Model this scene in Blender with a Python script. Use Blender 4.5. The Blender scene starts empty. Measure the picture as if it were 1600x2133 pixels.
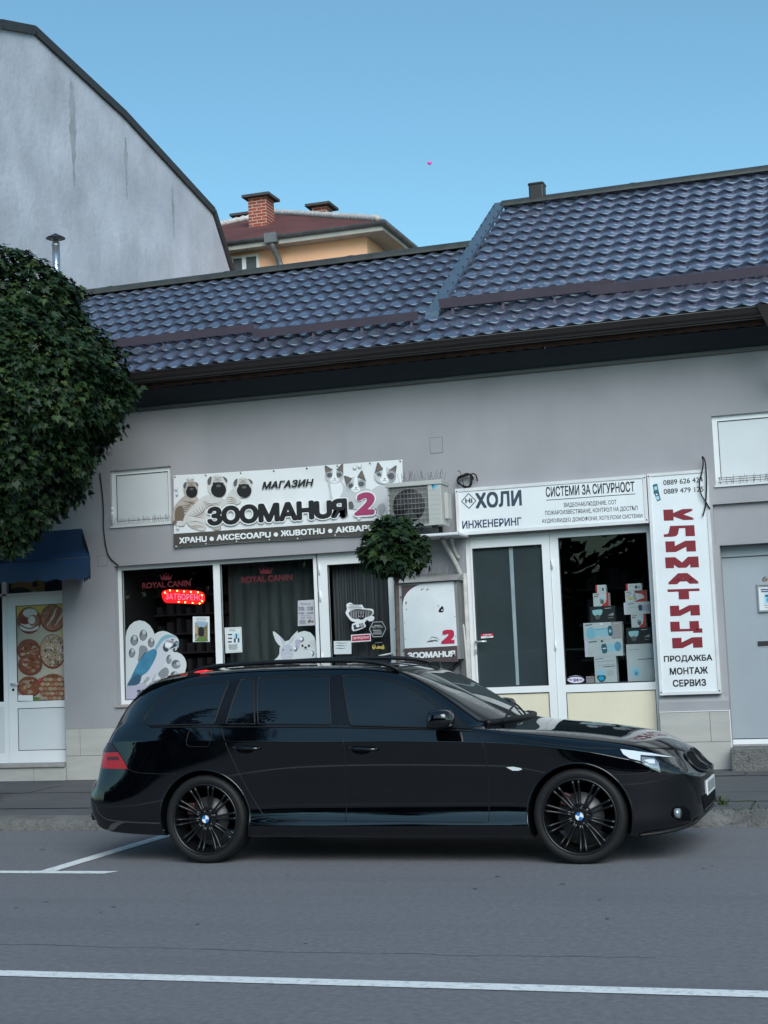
import bpy, bmesh, math, random
from mathutils import Vector, Matrix, noise
from mathutils.bvhtree import BVHTree
sin, cos, pi = math.sin, math.cos, math.pi
RN = random.Random(11)
SC = bpy.context.scene
COL = SC.collection

# ------------------------------------------------------------------ camera
YAW, PITCH, ROLL, FPX, EYE = .31058, .0906, -.04308, 3150.0, 1.564
_f = Vector((-sin(YAW)*cos(PITCH), cos(YAW)*cos(PITCH), sin(PITCH)))
_r0 = Vector((cos(YAW), sin(YAW), 0)); _u0 = _r0.cross(_f)
_r = _r0*cos(ROLL) + _u0*sin(ROLL); _u = -_r0*sin(ROLL) + _u0*cos(ROLL)
CAM = Vector((0, 0, EYE))
cd = bpy.data.cameras.new('camera'); cam = bpy.data.objects.new('camera', cd); COL.objects.link(cam)
cd.sensor_fit = 'HORIZONTAL'; cd.sensor_width = 36; cd.lens = FPX/1600*36
cd.clip_start = .1; cd.clip_end = 3000
cam.matrix_world = Matrix(((_r.x, _u.x, -_f.x, 0), (_r.y, _u.y, -_f.y, 0), (_r.z, _u.z, -_f.z, EYE), (0, 0, 0, 1)))
SC.camera = cam

# ------------------------------------------------------------------ sky, sun, exposure
SUN_EL, SUN_ROT = math.radians(37), math.radians(150)
W = bpy.data.worlds.new("World"); SC.world = W; W.use_nodes = True
nt = W.node_tree; bg = nt.nodes['Background']
sky = nt.nodes.new('ShaderNodeTexSky'); sky.sky_type = 'NISHITA'; sky.sun_disc = False
sky.sun_elevation = SUN_EL; sky.sun_rotation = SUN_ROT; sky.altitude = 300
sky.air_density = 1.0; sky.dust_density = 1.6; sky.ozone_density = 1.5
tint = nt.nodes.new('ShaderNodeVectorMath'); tint.operation = 'MULTIPLY'; tint.inputs[1].default_value = (.78, 1.11, 1.045)   # clear evening air: a shade more cyan
nt.links.new(sky.outputs[0], tint.inputs[0]); nt.links.new(tint.outputs[0], bg.inputs[0]); bg.inputs[1].default_value = .070
sl = bpy.data.lights.new('sun', 'SUN'); so = bpy.data.objects.new('sun', sl); COL.objects.link(so)
sl.energy = 1.15; sl.angle = math.radians(44); sl.color = (1, .97, 1)
so.rotation_euler = Vector((-sin(SUN_ROT)*cos(SUN_EL), -cos(SUN_ROT)*cos(SUN_EL), -sin(SUN_EL))).to_track_quat('-Z', 'Y').to_euler()
vs = SC.view_settings; vs.view_transform = 'Standard'; vs.look = 'None'; vs.exposure = 1.27; vs.gamma = 1
SC.cycles.max_bounces = 8; SC.cycles.transparent_max_bounces = 16

# ------------------------------------------------------------------ helpers
def ray(px, py): return _r*((px-800)/FPX) - _u*((py-1066.5)/FPX) + _f
def F(px, py, Y):
    a = ray(px, py); return CAM + a*(Y/a.y)
def GZ(px, py, z=0.0):
    a = ray(px, py); return CAM + a*((z-EYE)/a.z)
def FX(px, py, X):
    a = ray(px, py); return CAM + a*(X/a.x)
def RP(px, py, p0, n):
    a = ray(px, py); return CAM + a*((p0-CAM).dot(n)/a.dot(n))
def lin(r, g, b):
    f = lambda c: ((c/255+.055)/1.055)**2.4 if c > 10 else c/255/12.92
    return (f(r), f(g), f(b))

def mat(name, col, rough=.6, metal=0., spec=.5, var=None, var2=None, bump=None, coat=0., emit=None, stretch=None):
    """principled material; var=(scale, amount, detail): value noise of the surface itself; var2=(scale, amount, colour)"""
    m = bpy.data.materials.new(name); m.use_nodes = True
    n = m.node_tree.nodes; l = m.node_tree.links; b = n['Principled BSDF']
    b.inputs['Base Color'].default_value = (*col, 1); b.inputs['Roughness'].default_value = rough
    b.inputs['Metallic'].default_value = metal; b.inputs['Specular IOR Level'].default_value = spec
    if coat: b.inputs['Coat Weight'].default_value = coat; b.inputs['Coat Roughness'].default_value = .03
    if emit: b.inputs['Emission Color'].default_value = (*emit[:3], 1); b.inputs['Emission Strength'].default_value = emit[3]
    m.diffuse_color = (*col, 1)
    if var or bump or var2:
        tc = n.new('ShaderNodeTexCoord'); src = tc.outputs['Object']
        if stretch:
            mp = n.new('ShaderNodeMapping'); mp.inputs['Scale'].default_value = stretch
            l.new(src, mp.inputs[0]); src = mp.outputs[0]
    cur = None
    if var:
        t = n.new('ShaderNodeTexNoise'); t.inputs['Scale'].default_value = var[0]; t.inputs['Detail'].default_value = var[2] if len(var) > 2 else 5
        l.new(src, t.inputs['Vector'])
        mr = n.new('ShaderNodeMapRange'); mr.inputs[1].default_value = .25; mr.inputs[2].default_value = .75
        mr.inputs[3].default_value = 1-var[1]; mr.inputs[4].default_value = 1+var[1]; l.new(t.outputs[0], mr.inputs[0])
        mx = n.new('ShaderNodeVectorMath'); mx.operation = 'SCALE'; mx.inputs[0].default_value = col
        l.new(mr.outputs[0], mx.inputs['Scale']); cur = mx.outputs[0]
    if var2:
        t = n.new('ShaderNodeTexNoise'); t.inputs['Scale'].default_value = var2[0]; t.inputs['Detail'].default_value = 7
        t.inputs['Roughness'].default_value = .65
        if len(var2) > 3:
            mp2 = n.new('ShaderNodeMapping'); mp2.inputs['Scale'].default_value = var2[3]
            l.new(tc.outputs['Object'], mp2.inputs[0]); l.new(mp2.outputs[0], t.inputs['Vector'])
        else: l.new(src, t.inputs['Vector'])
        mr = n.new('ShaderNodeMapRange'); mr.inputs[1].default_value = .5; mr.inputs[2].default_value = .72
        mr.inputs[3].default_value = 0; mr.inputs[4].default_value = var2[1]; l.new(t.outputs[0], mr.inputs[0])
        mx = n.new('ShaderNodeMix'); mx.data_type = 'RGBA'; l.new(mr.outputs[0], mx.inputs['Factor'])
        if cur: l.new(cur, mx.inputs['A'])
        else: mx.inputs['A'].default_value = (*col, 1)
        mx.inputs['B'].default_value = (*var2[2], 1); cur = mx.outputs['Result']
    if cur: l.new(cur, b.inputs['Base Color'])
    if bump:
        t = n.new('ShaderNodeTexNoise'); t.inputs['Scale'].default_value = bump[0]; t.inputs['Detail'].default_value = 6
        l.new(src, t.inputs['Vector'])
        bp = n.new('ShaderNodeBump'); bp.inputs['Strength'].default_value = bump[1]; bp.inputs['Distance'].default_value = bump[2] if len(bump) > 2 else .02
        l.new(t.outputs[0], bp.inputs['Height']); l.new(bp.outputs[0], b.inputs['Normal'])
    return m

def glass_mat(name, tint=(.9, .95, .95), ior=1.45, dim=1.0):
    """window pane: see-through with a Fresnel mirror on top"""
    m = bpy.data.materials.new(name); m.use_nodes = True
    n = m.node_tree.nodes; l = m.node_tree.links; n.clear()
    o = n.new('ShaderNodeOutputMaterial'); mx = n.new('ShaderNodeMixShader'); fr = n.new('ShaderNodeFresnel')
    t = n.new('ShaderNodeBsdfTransparent'); g = n.new('ShaderNodeBsdfGlossy')
    t.inputs[0].default_value = tuple(c*dim for c in tint)+(1,); g.inputs['Roughness'].default_value = .01
    ge = n.new('ShaderNodeNewGeometry'); mt = n.new('ShaderNodeMath'); mt.operation = 'MULTIPLY_ADD'
    l.new(ge.outputs['Backfacing'], mt.inputs[0]); mt.inputs[1].default_value = 1/ior-ior; mt.inputs[2].default_value = ior
    l.new(mt.outputs[0], fr.inputs[0])
    l.new(fr.outputs[0], mx.inputs[0]); l.new(t.outputs[0], mx.inputs[1]); l.new(g.outputs[0], mx.inputs[2]); l.new(mx.outputs[0], o.inputs[0])
    return m

def catmull(P, n=6, closed=False):
    out = []; N = len(P)
    rng = range(N) if closed else range(N-1)
    for i in rng:
        g = (lambda k: P[k % N]) if closed else (lambda k: P[max(0, min(N-1, k))])
        p0, p1, p2, p3 = (Vector(g(i-1)), Vector(g(i)), Vector(g(i+1)), Vector(g(i+2)))
        for j in range(n):
            t = j/n
            out.append(.5*((2*p1)+(p2-p0)*t+(2*p0-5*p1+4*p2-p3)*t*t+(3*p1-p0-3*p2+p3)*t**3))
    if not closed: out.append(Vector(P[-1]))
    return out

class MB:
    """collects shapes that are linked as ONE mesh object"""
    def __init__(s): s.v = []; s.f = []; s.m = []; s.s = []
    def add(s, vs, fs, m=0, smooth=False):
        n = len(s.v); s.v += [tuple(p) for p in vs]
        for f in fs: s.f.append([i+n for i in f]); s.m.append(m); s.s.append(smooth)
        return s
    def box(s, x0, x1, y0, y1, z0, z1, m=0):
        x0, x1 = sorted((x0, x1)); y0, y1 = sorted((y0, y1)); z0, z1 = sorted((z0, z1))
        return s.add([(x0,y0,z0),(x1,y0,z0),(x1,y1,z0),(x0,y1,z0),(x0,y0,z1),(x1,y0,z1),(x1,y1,z1),(x0,y1,z1)],
              [(0,3,2,1),(4,5,6,7),(0,1,5,4),(1,2,6,5),(2,3,7,6),(3,0,4,7)], m)
    def poly(s, pts, m=0): return s.add(pts, [list(range(len(pts)))], m)
    def tube(s, pts, r, n=8, m=0, closed=False, cap=True, smooth=True):
        pts = [Vector(p) for p in pts]; N = len(pts); vs = []; fs = []
        rr = r if isinstance(r, (list, tuple)) else [r]*N
        up = None
        for i, p in enumerate(pts):
            if closed: t = pts[(i+1) % N]-pts[i-1]
            else: t = pts[min(i+1, N-1)]-pts[max(i-1, 0)]
            t.normalize()
            if up is None:
                up = Vector((0,0,1)) if abs(t.z) < .9 else Vector((0,1,0))
            a = t.cross(up)
            if a.length < 1e-5: a = t.orthogonal()
            a.normalize(); b = a.cross(t); up = b
            for k in range(n):
                w = 2*pi*k/n; vs.append(p+(a*cos(w)+b*sin(w))*rr[i])
        for i in range(N if closed else N-1):
            j = (i+1) % N
            for k in range(n):
                fs.append((i*n+k, i*n+(k+1) % n, j*n+(k+1) % n, j*n+k))
        if cap and not closed: fs.append(list(range(n))[::-1]); fs.append([(N-1)*n+k for k in range(n)])
        return s.add(vs, fs, m, smooth)
    def cyl(s, p0, p1, r0, r1=None, n=16, m=0, smooth=True): return s.tube([p0, p1], [r0, r0 if r1 is None else r1], n, m, smooth=smooth)
    def prism(s, pts, y0, y1, m=0):
        """(x, z) outline pushed along y"""
        N = len(pts); vs = [(x, y0, z) for x, z in pts]+[(x, y1, z) for x, z in pts]
        return s.add(vs, [list(range(N)), list(range(N, 2*N))[::-1]]+[(i, i+N, (i+1) % N+N, (i+1) % N) for i in range(N)], m)
    def sweep(s, prof, x0, x1, m=0, smooth=False, n=1):
        """(y, z) outline pushed along x"""
        N = len(prof); vs = []; fs = []
        for k in range(n+1):
            x = x0+(x1-x0)*k/n; vs += [(x, y, z) for y, z in prof]
        for k in range(n):
            for i in range(N-1): fs.append((k*N+i, k*N+i+1, (k+1)*N+i+1, (k+1)*N+i))
        return s.add(vs, fs, m, smooth)
    def lathe(s, prof, c, axis, n=48, m=0, smooth=True, closed=False):
        """(radius, along) profile spun round axis 'y' or 'z' through c"""
        vs = []; fs = []; N = len(prof)
        for k in range(n):
            w = 2*pi*k/n
            for r, a in prof:
                vs.append((c[0]+r*cos(w), c[1]+a, c[2]+r*sin(w)) if axis == 'y' else (c[0]+r*cos(w), c[1]+r*sin(w), c[2]+a))
        for k in range(n):
            q = (k+1) % n
            for i in range(N if closed else N-1):
                j = (i+1) % N
                fs.append((k*N+i, k*N+j, q*N+j, q*N+i))
        return s.add(vs, fs, m, smooth)
    def build(s, name, mats, parent=None, bevel=0, seg=2, recalc=True, weld=False):
        me = bpy.data.meshes.new(name); me.from_pydata(s.v, [], s.f)
        for m in (mats if isinstance(mats, (list, tuple)) else [mats]): me.materials.append(m)
        me.polygons.foreach_set('material_index', s.m); me.polygons.foreach_set('use_smooth', s.s)
        if bevel or recalc or weld:
            b = bmesh.new(); b.from_mesh(me)
            if weld: bmesh.ops.remove_doubles(b, verts=b.verts, dist=1e-4)
            if recalc: bmesh.ops.recalc_face_normals(b, faces=b.faces)
            if bevel:
                es = [e for e in b.edges if len(e.link_faces) == 2 and e.calc_face_angle(0) > .6]
                bmesh.ops.bevel(b, geom=es, offset=bevel, segments=seg, affect='EDGES', profile=.5, clamp_overlap=True)
            b.to_mesh(me); b.free()
        o = bpy.data.objects.new(name, me); COL.objects.link(o)
        if parent is not None: attach(o, parent)
        return o
def attach(o, parent):
    o.parent = parent
    def wl(q): return q.location+(wl(q.parent)+q.matrix_parent_inverse.translation if q.parent else Vector())
    o.matrix_parent_inverse = Matrix.Translation(-wl(parent))
def tag(o, label=None, cat=None, group=None, kind=None):
    if label: o['label'] = label
    if cat: o['category'] = cat
    if group: o['group'] = group
    if kind: o['kind'] = kind
    return o
def thing(name, label, cat, loc=(0,0,0), group=None):
    o = bpy.data.objects.new(name, None); COL.objects.link(o); o.location = loc; o.empty_display_size = .2
    return tag(o, label, cat, group)
def struct(o): return tag(o, kind='structure')

# ---- lettering and flat artwork that lie on real surfaces
_tc = {}
def glyphs(text, bold=0., shear=0., sp=1.0):
    key = (text, bold, shear, sp)
    if key not in _tc:
        cu = bpy.data.curves.new('t', 'FONT'); cu.body = text; cu.size = 1; cu.offset = bold; cu.shear = shear
        cu.resolution_u = 4; cu.fill_mode = 'FRONT'; cu.space_character = sp
        ob = bpy.data.objects.new('t', cu); COL.objects.link(ob)
        dg = bpy.context.evaluated_depsgraph_get(); dg.update()
        me = bpy.data.meshes.new_from_object(ob.evaluated_get(dg))
        vs = [tuple(v.co) for v in me.vertices]; fs = [list(p.vertices) for p in me.polygons]
        bpy.data.objects.remove(ob); bpy.data.curves.remove(cu); bpy.data.meshes.remove(me)
        x0 = min(v[0] for v in vs); x1 = max(v[0] for v in vs); y0 = min(v[1] for v in vs); y1 = max(v[1] for v in vs)
        _tc[key] = (([((v[0]-x0)/(x1-x0), (v[1]-y0)/(y1-y0)) for v in vs], fs), (x1-x0, y1-y0))
    return _tc[key]
class Art(MB):
    """flat artwork on the upright plane y = Y; every layer 0.7 mm proud of the one below"""
    def __init__(s, Y, step=.0003, T=None): super().__init__(); s.Y = Y; s.st = step; s.k = 0; s.T = T or (lambda x, y: (x, y)); s.mats = []
    def mi(s, m):
        if m not in s.mats: s.mats.append(m)
        return s.mats.index(m)
    def P(s, x, y):
        x, y = s.T(x, y); return F(x, y, s.Y-s.k*s.st)
    def shape(s, pts, m, smooth=True, n=4):
        s.k += 1
        if smooth: pts = catmull([(*p, 0) for p in pts], n, True)
        return s.poly([s.P(p[0], p[1]) for p in pts], s.mi(m))
    def rect(s, x0, y0, x1, y1, m): return s.shape([(x0, y0), (x1, y0), (x1, y1), (x0, y1)], m, False)
    def ell(s, cx, cy, rx, ry, m, rot=0, n=20):
        c, q = cos(rot), sin(rot)
        return s.shape([(cx+rx*cos(a)*c-ry*sin(a)*q, cy+rx*cos(a)*q+ry*sin(a)*c) for a in (2*pi*i/n for i in range(n))], m, False)
    def line(s, pts, w, m, taper=False):
        pts = [Vector((*p, 0)) for p in pts]
        if len(pts) > 2: pts = catmull(pts, 4)
        L = []; Rr = []
        for i, p in enumerate(pts):
            t = (pts[min(i+1, len(pts)-1)]-pts[max(i-1, 0)]).normalized(); nn = Vector((-t.y, t.x, 0))
            ww = w/2*(1-.8*abs(2*i/(len(pts)-1)-1) if taper else 1)
            L.append(p+nn*ww); Rr.append(p-nn*ww)
        s.k += 1; N = len(pts)
        return s.add([s.P(p.x, p.y) for p in L+Rr], [(i, i+1, N+i+1, N+i) for i in range(N-1)], s.mi(m))
    def text(s, t, a, b, h, m, bold=.012, shear=0., sp=1.0, rnd=False):
        """baseline from picture point a to b, capital height h (picture units); heavy weights are layered strokes"""
        s.k += 1; (vs, fs), (gw, gh) = glyphs(t, 0, shear, sp)
        bold = max(0, bold)*1.0
        offs = [(0, 0)]+([] if bold < .004 else [(bold*i, bold*j) for i in (-1, 0, 1) for j in (-1, 0, 1) if i or j])
        if bold > .045: offs += [(bold*.5*i, bold*.5*j) for i in (-1, 0, 1) for j in (-1, 0, 1) if i or j]
        if rnd: offs = [(0, 0)]+[(bold*k*cos(2*pi*i/12), bold*k*sin(2*pi*i/12)) for k in (1, .5) for i in range(12)]
        A = s.P(*a); B = s.P(*b); H = s.P(a[0], a[1]-h); hz = H.z-A.z; W = gw+2*bold; Hh = gh+2*bold
        for i, (ox, oy) in enumerate(offs):
            q = []
            for x, y in vs:
                u = (x*gw+bold+ox)/W; v = (y*gh+bold+oy)/Hh
                q.append((A.x+(B.x-A.x)*u, A.y-i*.00006, A.z+(B.z-A.z)*u+hz*v))
            s.add(q, fs, s.mi(m))
        return s
    def dashes(s, x0, x1, y0, y1, n, m, w=1.6):
        """rows of small print too fine to read"""
        for i in range(n):
            y = y0+(y1-y0)*i/max(1, n-1); a = x0+(x1-x0)*RN.uniform(0, .12); b = x1-(x1-x0)*RN.uniform(0, .25)
            s.line([(a, y), (b, y)], w, m)
    def done(s, name, parent=None): return s.build(name, s.mats, parent, recalc=False)
def line_of(par, Y, T, *args, k=0, **kw):
    """one line of lettering as a part of its own"""
    A = Art(Y); A.k = k; A.T = T or A.T; A.text(*args, **kw); return A.done('lettering', par)
def studs(name, m, par, P, r, n=8):
    """small round fixings, each a part of its own"""
    first = None
    for a, b in P:
        a, b = Vector(a), Vector(b)
        o = MB().cyl(a, b, r, n=n).build(name, m, par)
def rectpx(tl, br, Y):
    a = F(*tl, Y); b = F(*br, Y); return a.x, b.x, b.z, a.z      # x0, x1, z0, z1
# ------------------------------------------------------------------ ground
def c255(r, g, b, k=1.0): return tuple(v*k for v in lin(r, g, b))
YF = 16.4                                   # shop front
M_asph = mat('asphalt', (.142, .142, .153), .82, spec=.35, var=(24, .20, 9), var2=(1.5, .55, (.108,.109,.12), (.16, 1.5, 1)), bump=(120, .6, .008))
struct(MB().box(-300, 300, -300, 400, -1.0, -.03).build('ground', mat('far_ground', (.13,.13,.11), .9, var=(.2,.3))))
def sheet(name, x0, x1, y0, y1, z, m, nx=1, ny=1, f=None):
    vs = []; fs = []
    for j in range(ny+1):
        for i in range(nx+1):
            x = x0+(x1-x0)*i/nx; y = y0+(y1-y0)*j/ny; vs.append((x, y, z+(f(x, y) if f else 0)))
    for j in range(ny):
        for i in range(nx): a = j*(nx+1)+i; fs.append((a, a+1, a+nx+2, a+nx+1))
    return MB().add(vs, fs, 0, True).build(name, m)
struct(sheet('road', -70, 50, -3.5, 12.80, 0, M_asph))
M_line = mat('road_paint', (.66, .67, .67), .75, var=(30, .07), var2=(22, .8, (.26,.26,.26)))
def stripe(name, pts, m=M_line, z=.004):
    return struct(MB().poly([(x, y, z) for x, y in pts]).build(name, m))
stripe('lane_line', [(-60,6.83),(40,6.83),(40,6.955),(-60,6.955)])
a = GZ(243, 1814); 
stripe('parking_line', [(-30,10.16),(a.x-.02,10.16),(a.x+.04,10.28),(-30,10.28)])
stripe('bay_line', [(-6.16,10.284),(-6.03,10.284),(-6.06,12.70),(-6.19,12.70)], z=.0042)
# cracks and dark flecks in the asphalt
fl = MB(); R2 = random.Random(5)
for i in range(50):
    x = R2.uniform(-8.5, 1.5); y = R2.uniform(5.6, 12.6)
    w = R2.uniform(.006, .028); l = R2.uniform(.006, .014)*1.6
    n = 7; fl.poly([(x+w*cos(2*pi*k/n)*R2.uniform(.6,1.3), y+l*sin(2*pi*k/n)*R2.uniform(.6,1.3), .003) for k in range(n)])
tag(fl.build('asphalt_flecks', mat('tar_fleck', (.055,.055,.056), .8)), kind='structure')
def crack(P, w):
    Q = []
    for a_, b_ in zip(P[:-1], P[1:]):
        for k in range(12):
            t = k/12; Q.append((a_[0]+(b_[0]-a_[0])*t+R2.uniform(-.01,.01), a_[1]+(b_[1]-a_[1])*t+R2.uniform(-.02,.02)))
    L = [(x, y-w*R2.uniform(.2,1), .0026) for x, y in Q]; U = [(x, y+w*R2.uniform(.2,1), .0026) for x, y in Q]
    n = len(Q); return MB().add(L+U, [(i, i+1, n+i+1, n+i) for i in range(n-1)])
q = crack([(-6.5,7.62),(-4.4,7.6),(-2.6,7.56),(-1,7.62)], .006)
tag(q.build('asphalt_crack', mat('tar', (.095,.095,.1), .8)), kind='structure')
# kerb: old rough concrete, broken to the right
M_kerb = mat('old_concrete', (.15, .147, .14), .9, var=(3, .22), var2=(14, .8, (.06,.056,.05)), bump=(55, .9, .03))
def kerbf():
    vs = []; fs = []; nx = 520; P = []
    prof = [(12.74,-.02),(12.75,.03),(12.76,.075),(12.79,.095),(12.86,.103),(12.95,.108),(13.05,.112)]
    for i in range(nx+1):
        x = -14+17*i/nx
        for j, (y, z) in enumerate(prof):
            k = noise.noise(Vector((x*2.2, y*4, 1)))*.022+noise.noise(Vector((x*9, y*16, 4)))*.013+noise.noise(Vector((x*28, y*40, 7)))*.006
            br = 0
            if -1.5 < x < -.95: br = .05*math.exp(-((x+1.22)/.13)**2)
            y2 = y+(k*1.4 if 0 < j < 5 else 0)+br*1.2*(j in (1,2,3)); z2 = z+(k*.9 if j > 1 else 0)*(1 if j < 6 else .3)-br*(j in (2,3,4))*1.3
            vs.append((x, y2, z2))
    n = len(prof)
    for i in range(nx):
        for j in range(n-1): fs.append((i*n+j, (i+1)*n+j, (i+1)*n+j+1, i*n+j+1))
    return MB().add(vs, fs, 0, True)
struct(kerbf().build('kerb', M_kerb))
struct(MB().box(-60, -14, 12.75, 13.05, -.1, .11).box(3, 40, 12.75, 13.05, -.1, .11).build('kerb_run', M_kerb))
# pavement: concrete slabs rising gently to the wall
M_slab = mat('paving_slab', (.075, .077, .082), .85, var=(1.1, .16), var2=(7, .5, (.055,.055,.053)), bump=(70, .4, .01))
M_joint = mat('paving_joint', (.05, .05, .045), .95)
struct(sheet('pavement', -60, 40, 13.04, 16.6, 0, M_joint, f=lambda x, y: .097+(y-13.04)*.0155))
sl_ = MB(); R3 = random.Random(3); ys = [13.06, 13.62, 14.32, 15.02, 15.72, 16.40]
for j in range(5):
    x = -15.0-R3.uniform(0, 1)
    while x < 3:
        w = 2.02+R3.uniform(-.01,.01); dz = R3.uniform(-.003,.003); g = .011
        h = lambda y: .106+(y-13.04)*.0155+dz
        y0, y1 = ys[j]+g, ys[j+1]-g
        sl_.poly([(x+g, y0, h(y0)), (x+w-g, y0, h(y0)), (x+w-g, y1, h(y1)), (x+g, y1, h(y1))]); x += w
struct(sl_.build('paving_slabs', M_slab))
# weeds and moss on the broken kerb
M_weed = mat('weed_green', (.035,.06,.015), .7); wd = MB(); R4 = random.Random(9)
for k in range(300):
    c = R4.choice(((-1.47,13.62,.05,.12),(-1.36,13.4,.02,.10),(-1.55,13.63,.06,.02),(-1.18,13.62,.05,.02),(-.85,13.02,.35,.05),(-.9,12.98,.3,.04),(-1.3,13.3,.15,.02)))
    x = c[0]+R4.gauss(0, c[2]); y = c[1]+R4.gauss(0, .015 if c[1] > 13.1 else .07); h = R4.uniform(.3, 1)*c[3]*.55; a_ = R4.uniform(0, 6.3); z0 = .106+max(0,(y-13.04))*.0155
    d = Vector((cos(a_), sin(a_), 0)); s_ = Vector((-d.y, d.x, 0))*.0045; b0 = Vector((x, y, z0))
    wd.add([b0-s_, b0+s_, b0+d*h*.35+s_*1.6+Vector((0,0,h*.7)), b0+d*h*.7+Vector((0,0,h)), b0+d*h*.35-s_*1.6+Vector((0,0,h*.7))], [(0,1,2,3,4)])
tag(wd.build('weeds', M_weed), 'green weeds and moss growing along the broken kerb', 'weeds', kind='stuff')

# ------------------------------------------------------------------ the low shop building
M_wall = mat('grey_render', (.31, .303, .32), .92, spec=.2, var=(.9, .12, 7), var2=(2.4, .24, (.255,.25,.266), (1.5, 1, .16)), bump=(130, .25, .006))
M_tile = mat('plinth_tile', (.40, .385, .36), .5, var=(2.2, .10, 6), stretch=(1, 1, 5))
M_grout = mat('grout', (.16,.155,.15), .9)
M_upvc = mat('white_upvc', (.72, .73, .74), .35, var=(2, .05))
M_upvc2 = mat('white_panel', (.60, .62, .64), .45, var=(1.5, .06))
M_cream = mat('cream_panel', (.66, .60, .46), .6, var=(3, .06), var2=(6, .3, (.5,.44,.33)))
M_gask = mat('gasket', (.015,.015,.017), .6)
M_pane = glass_mat('window_glass', dim=.88)
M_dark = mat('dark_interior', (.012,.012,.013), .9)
M_steel = mat('handle_metal', (.55,.56,.57), .3, metal=.6)
shop = thing('shop_building', 'long low grey rendered shop building with dark metal tiled roof', 'building', (-5, YF, 0))
def gx(px, py, Y=YF): return F(px, py, Y).x
def gz(px, py, Y=YF): return F(px, py, Y).z
ZT = 4.78
food = (-11.6, gx(133.5,1400), gz(67,1590), gz(60,1180))
petw = (gx(237,1180), gx(657,1270), gz(258,1468), gz(450,1166))
petd = (petw[1], gx(823,1280), .13, petw[3])
shp2 = (gx(967,1150), gx(1373,1300), .13, gz(1150,1106))
hatL = (gx(231,1040), gx(357,1030), gz(300,1092), gz(290,976))
hatR = (gx(1487,950), 2.4, gz(1495,1011), gz(1540,862))
lint = (gx(1485,1060), 2.4, gz(1493,1137), gz(1484,1051))
gar = (gx(1493,1137)+.03, 2.4, gz(1560,1552), lint[2])
holes = [(food,.16),(petw,.14),(petd,.14),(shp2,.12),(hatL,.07),(hatR,.07),(lint,.05),(gar,.22)]
XL, XR = -13.6, 2.6
def facade():
    w = MB(); xs = sorted({XL, XR, *[h[0][0] for h in holes], *[h[0][1] for h in holes if h[0][1] < XR]})
    zs = sorted({.05, ZT, *[h[0][2] for h in holes], *[h[0][3] for h in holes]})
    inside = lambda x, z: any(h[0] < x < h[1] and h[2] < z < h[3] for h, _ in holes)
    for i in range(len(xs)-1):
        for j in range(len(zs)-1):
            if zs[j+1]-zs[j] < 1e-6 or inside((xs[i]+xs[i+1])/2, (zs[j]+zs[j+1])/2): continue
            w.poly([(xs[i],YF,zs[j]),(xs[i+1],YF,zs[j]),(xs[i+1],YF,zs[j+1]),(xs[i],YF,zs[j+1])])
    for (a, b, c, d), dp in holes:
        y = YF+dp
        if (a, b, c, d) != petd: w.poly([(a,YF,c),(a,YF,d),(a,y,d),(a,y,c)])
        if (a, b, c, d) != petw: w.poly([(b,YF,c),(b,y,c),(b,y,d),(b,YF,d)])
        w.poly([(a,YF,d),(b,YF,d),(b,y,d),(a,y,d)])
        w.poly([(a,YF,c),(a,y,c),(b,y,c),(b,YF,c)])
    w.poly([(petd[0],YF,petd[2]),(petd[0],YF,petw[2]),(petd[0],YF+.14,petw[2]),(petd[0],YF+.14,petd[2])])
    a, b, c, d = lint; w.poly([(a,YF+.05,c),(b,YF+.05,c),(b,YF+.05,d),(a,YF+.05,d)])
    # side and back walls
    w.poly([(XR,YF,.05),(XR,YF+7,.05),(XR,YF+7,ZT),(XR,YF,ZT)]); w.poly([(XL,YF,.05),(XL,YF,ZT),(XL,YF+7,ZT),(XL,YF+7,.05)])
    w.poly([(XL,YF+7,.05),(XL,YF+7,ZT),(XR,YF+7,ZT),(XR,YF+7,.05)])
    return w.build('wall', M_wall, shop, recalc=False, weld=True)
wall = facade()
# square service covers scratched in the render
for tl_, br_ in (((896,913),(922,942)),((204.5,1158.5),(223,1178))):
    x0, x1, z0, z1 = rectpx(tl_, br_, YF); b = MB()
    b.box(x0, x1, YF-.004, YF+.02, z0, z1)
    o = b.build('service_cover', M_wall, shop)
    t = .006; e = MB()
    for q in ((x0-t,x1+t,z1,z1+t),(x0-t,x1+t,z0-t,z0),(x0-t,x0,z0,z1),(x1,x1+t,z0,z1)): e.box(q[0], q[1], YF-.0025, YF+.01, q[2], q[3])
    e.build('cover_joint', M_grout, o)
# plinth tiles
def tiles(x0, x1, z0, z1, y, cuts_x, rows):
    t = MB(); t.box(x0, x1, y+.004, YF+.02, z0, z1, 1); zz = [z0]+rows+[z1]; g = .003
    for j in range(len(zz)-1):
        xx = [x0]+sorted(c for c in cuts_x[j % len(cuts_x)] if x0 < c < x1)+[x1]
        for i in range(len(xx)-1): t.box(xx[i]+g, xx[i+1]-g, y, y+.01, zz[j]+g, zz[j+1]-g, 0)
    return t
px0 = gx(138,1519); zt = gz(180,1517.5)
tiles(px0+.002, petw[1], .10, zt, YF-.02, [[gx(225,1560)],[gx(170,1600)]], [gz(180,1574)]).build('plinth', [M_tile, M_grout], shop)
tiles(XL, px0, .10, food[2]-.045, YF-.02, [[gx(72,1605), -12.5]], []).build('plinth', [M_tile, M_grout], shop)
MB().box(XL, px0-.01, YF-.05, YF+.15, food[2]-.045, food[2]-.004).build('door_sill', mat('stone_sill', (.3,.285,.27), .6, var=(8,.15)), shop)
pb = (gx(1375,1484), gx(1522,1500), .12, gz(1448,1482))
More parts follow.
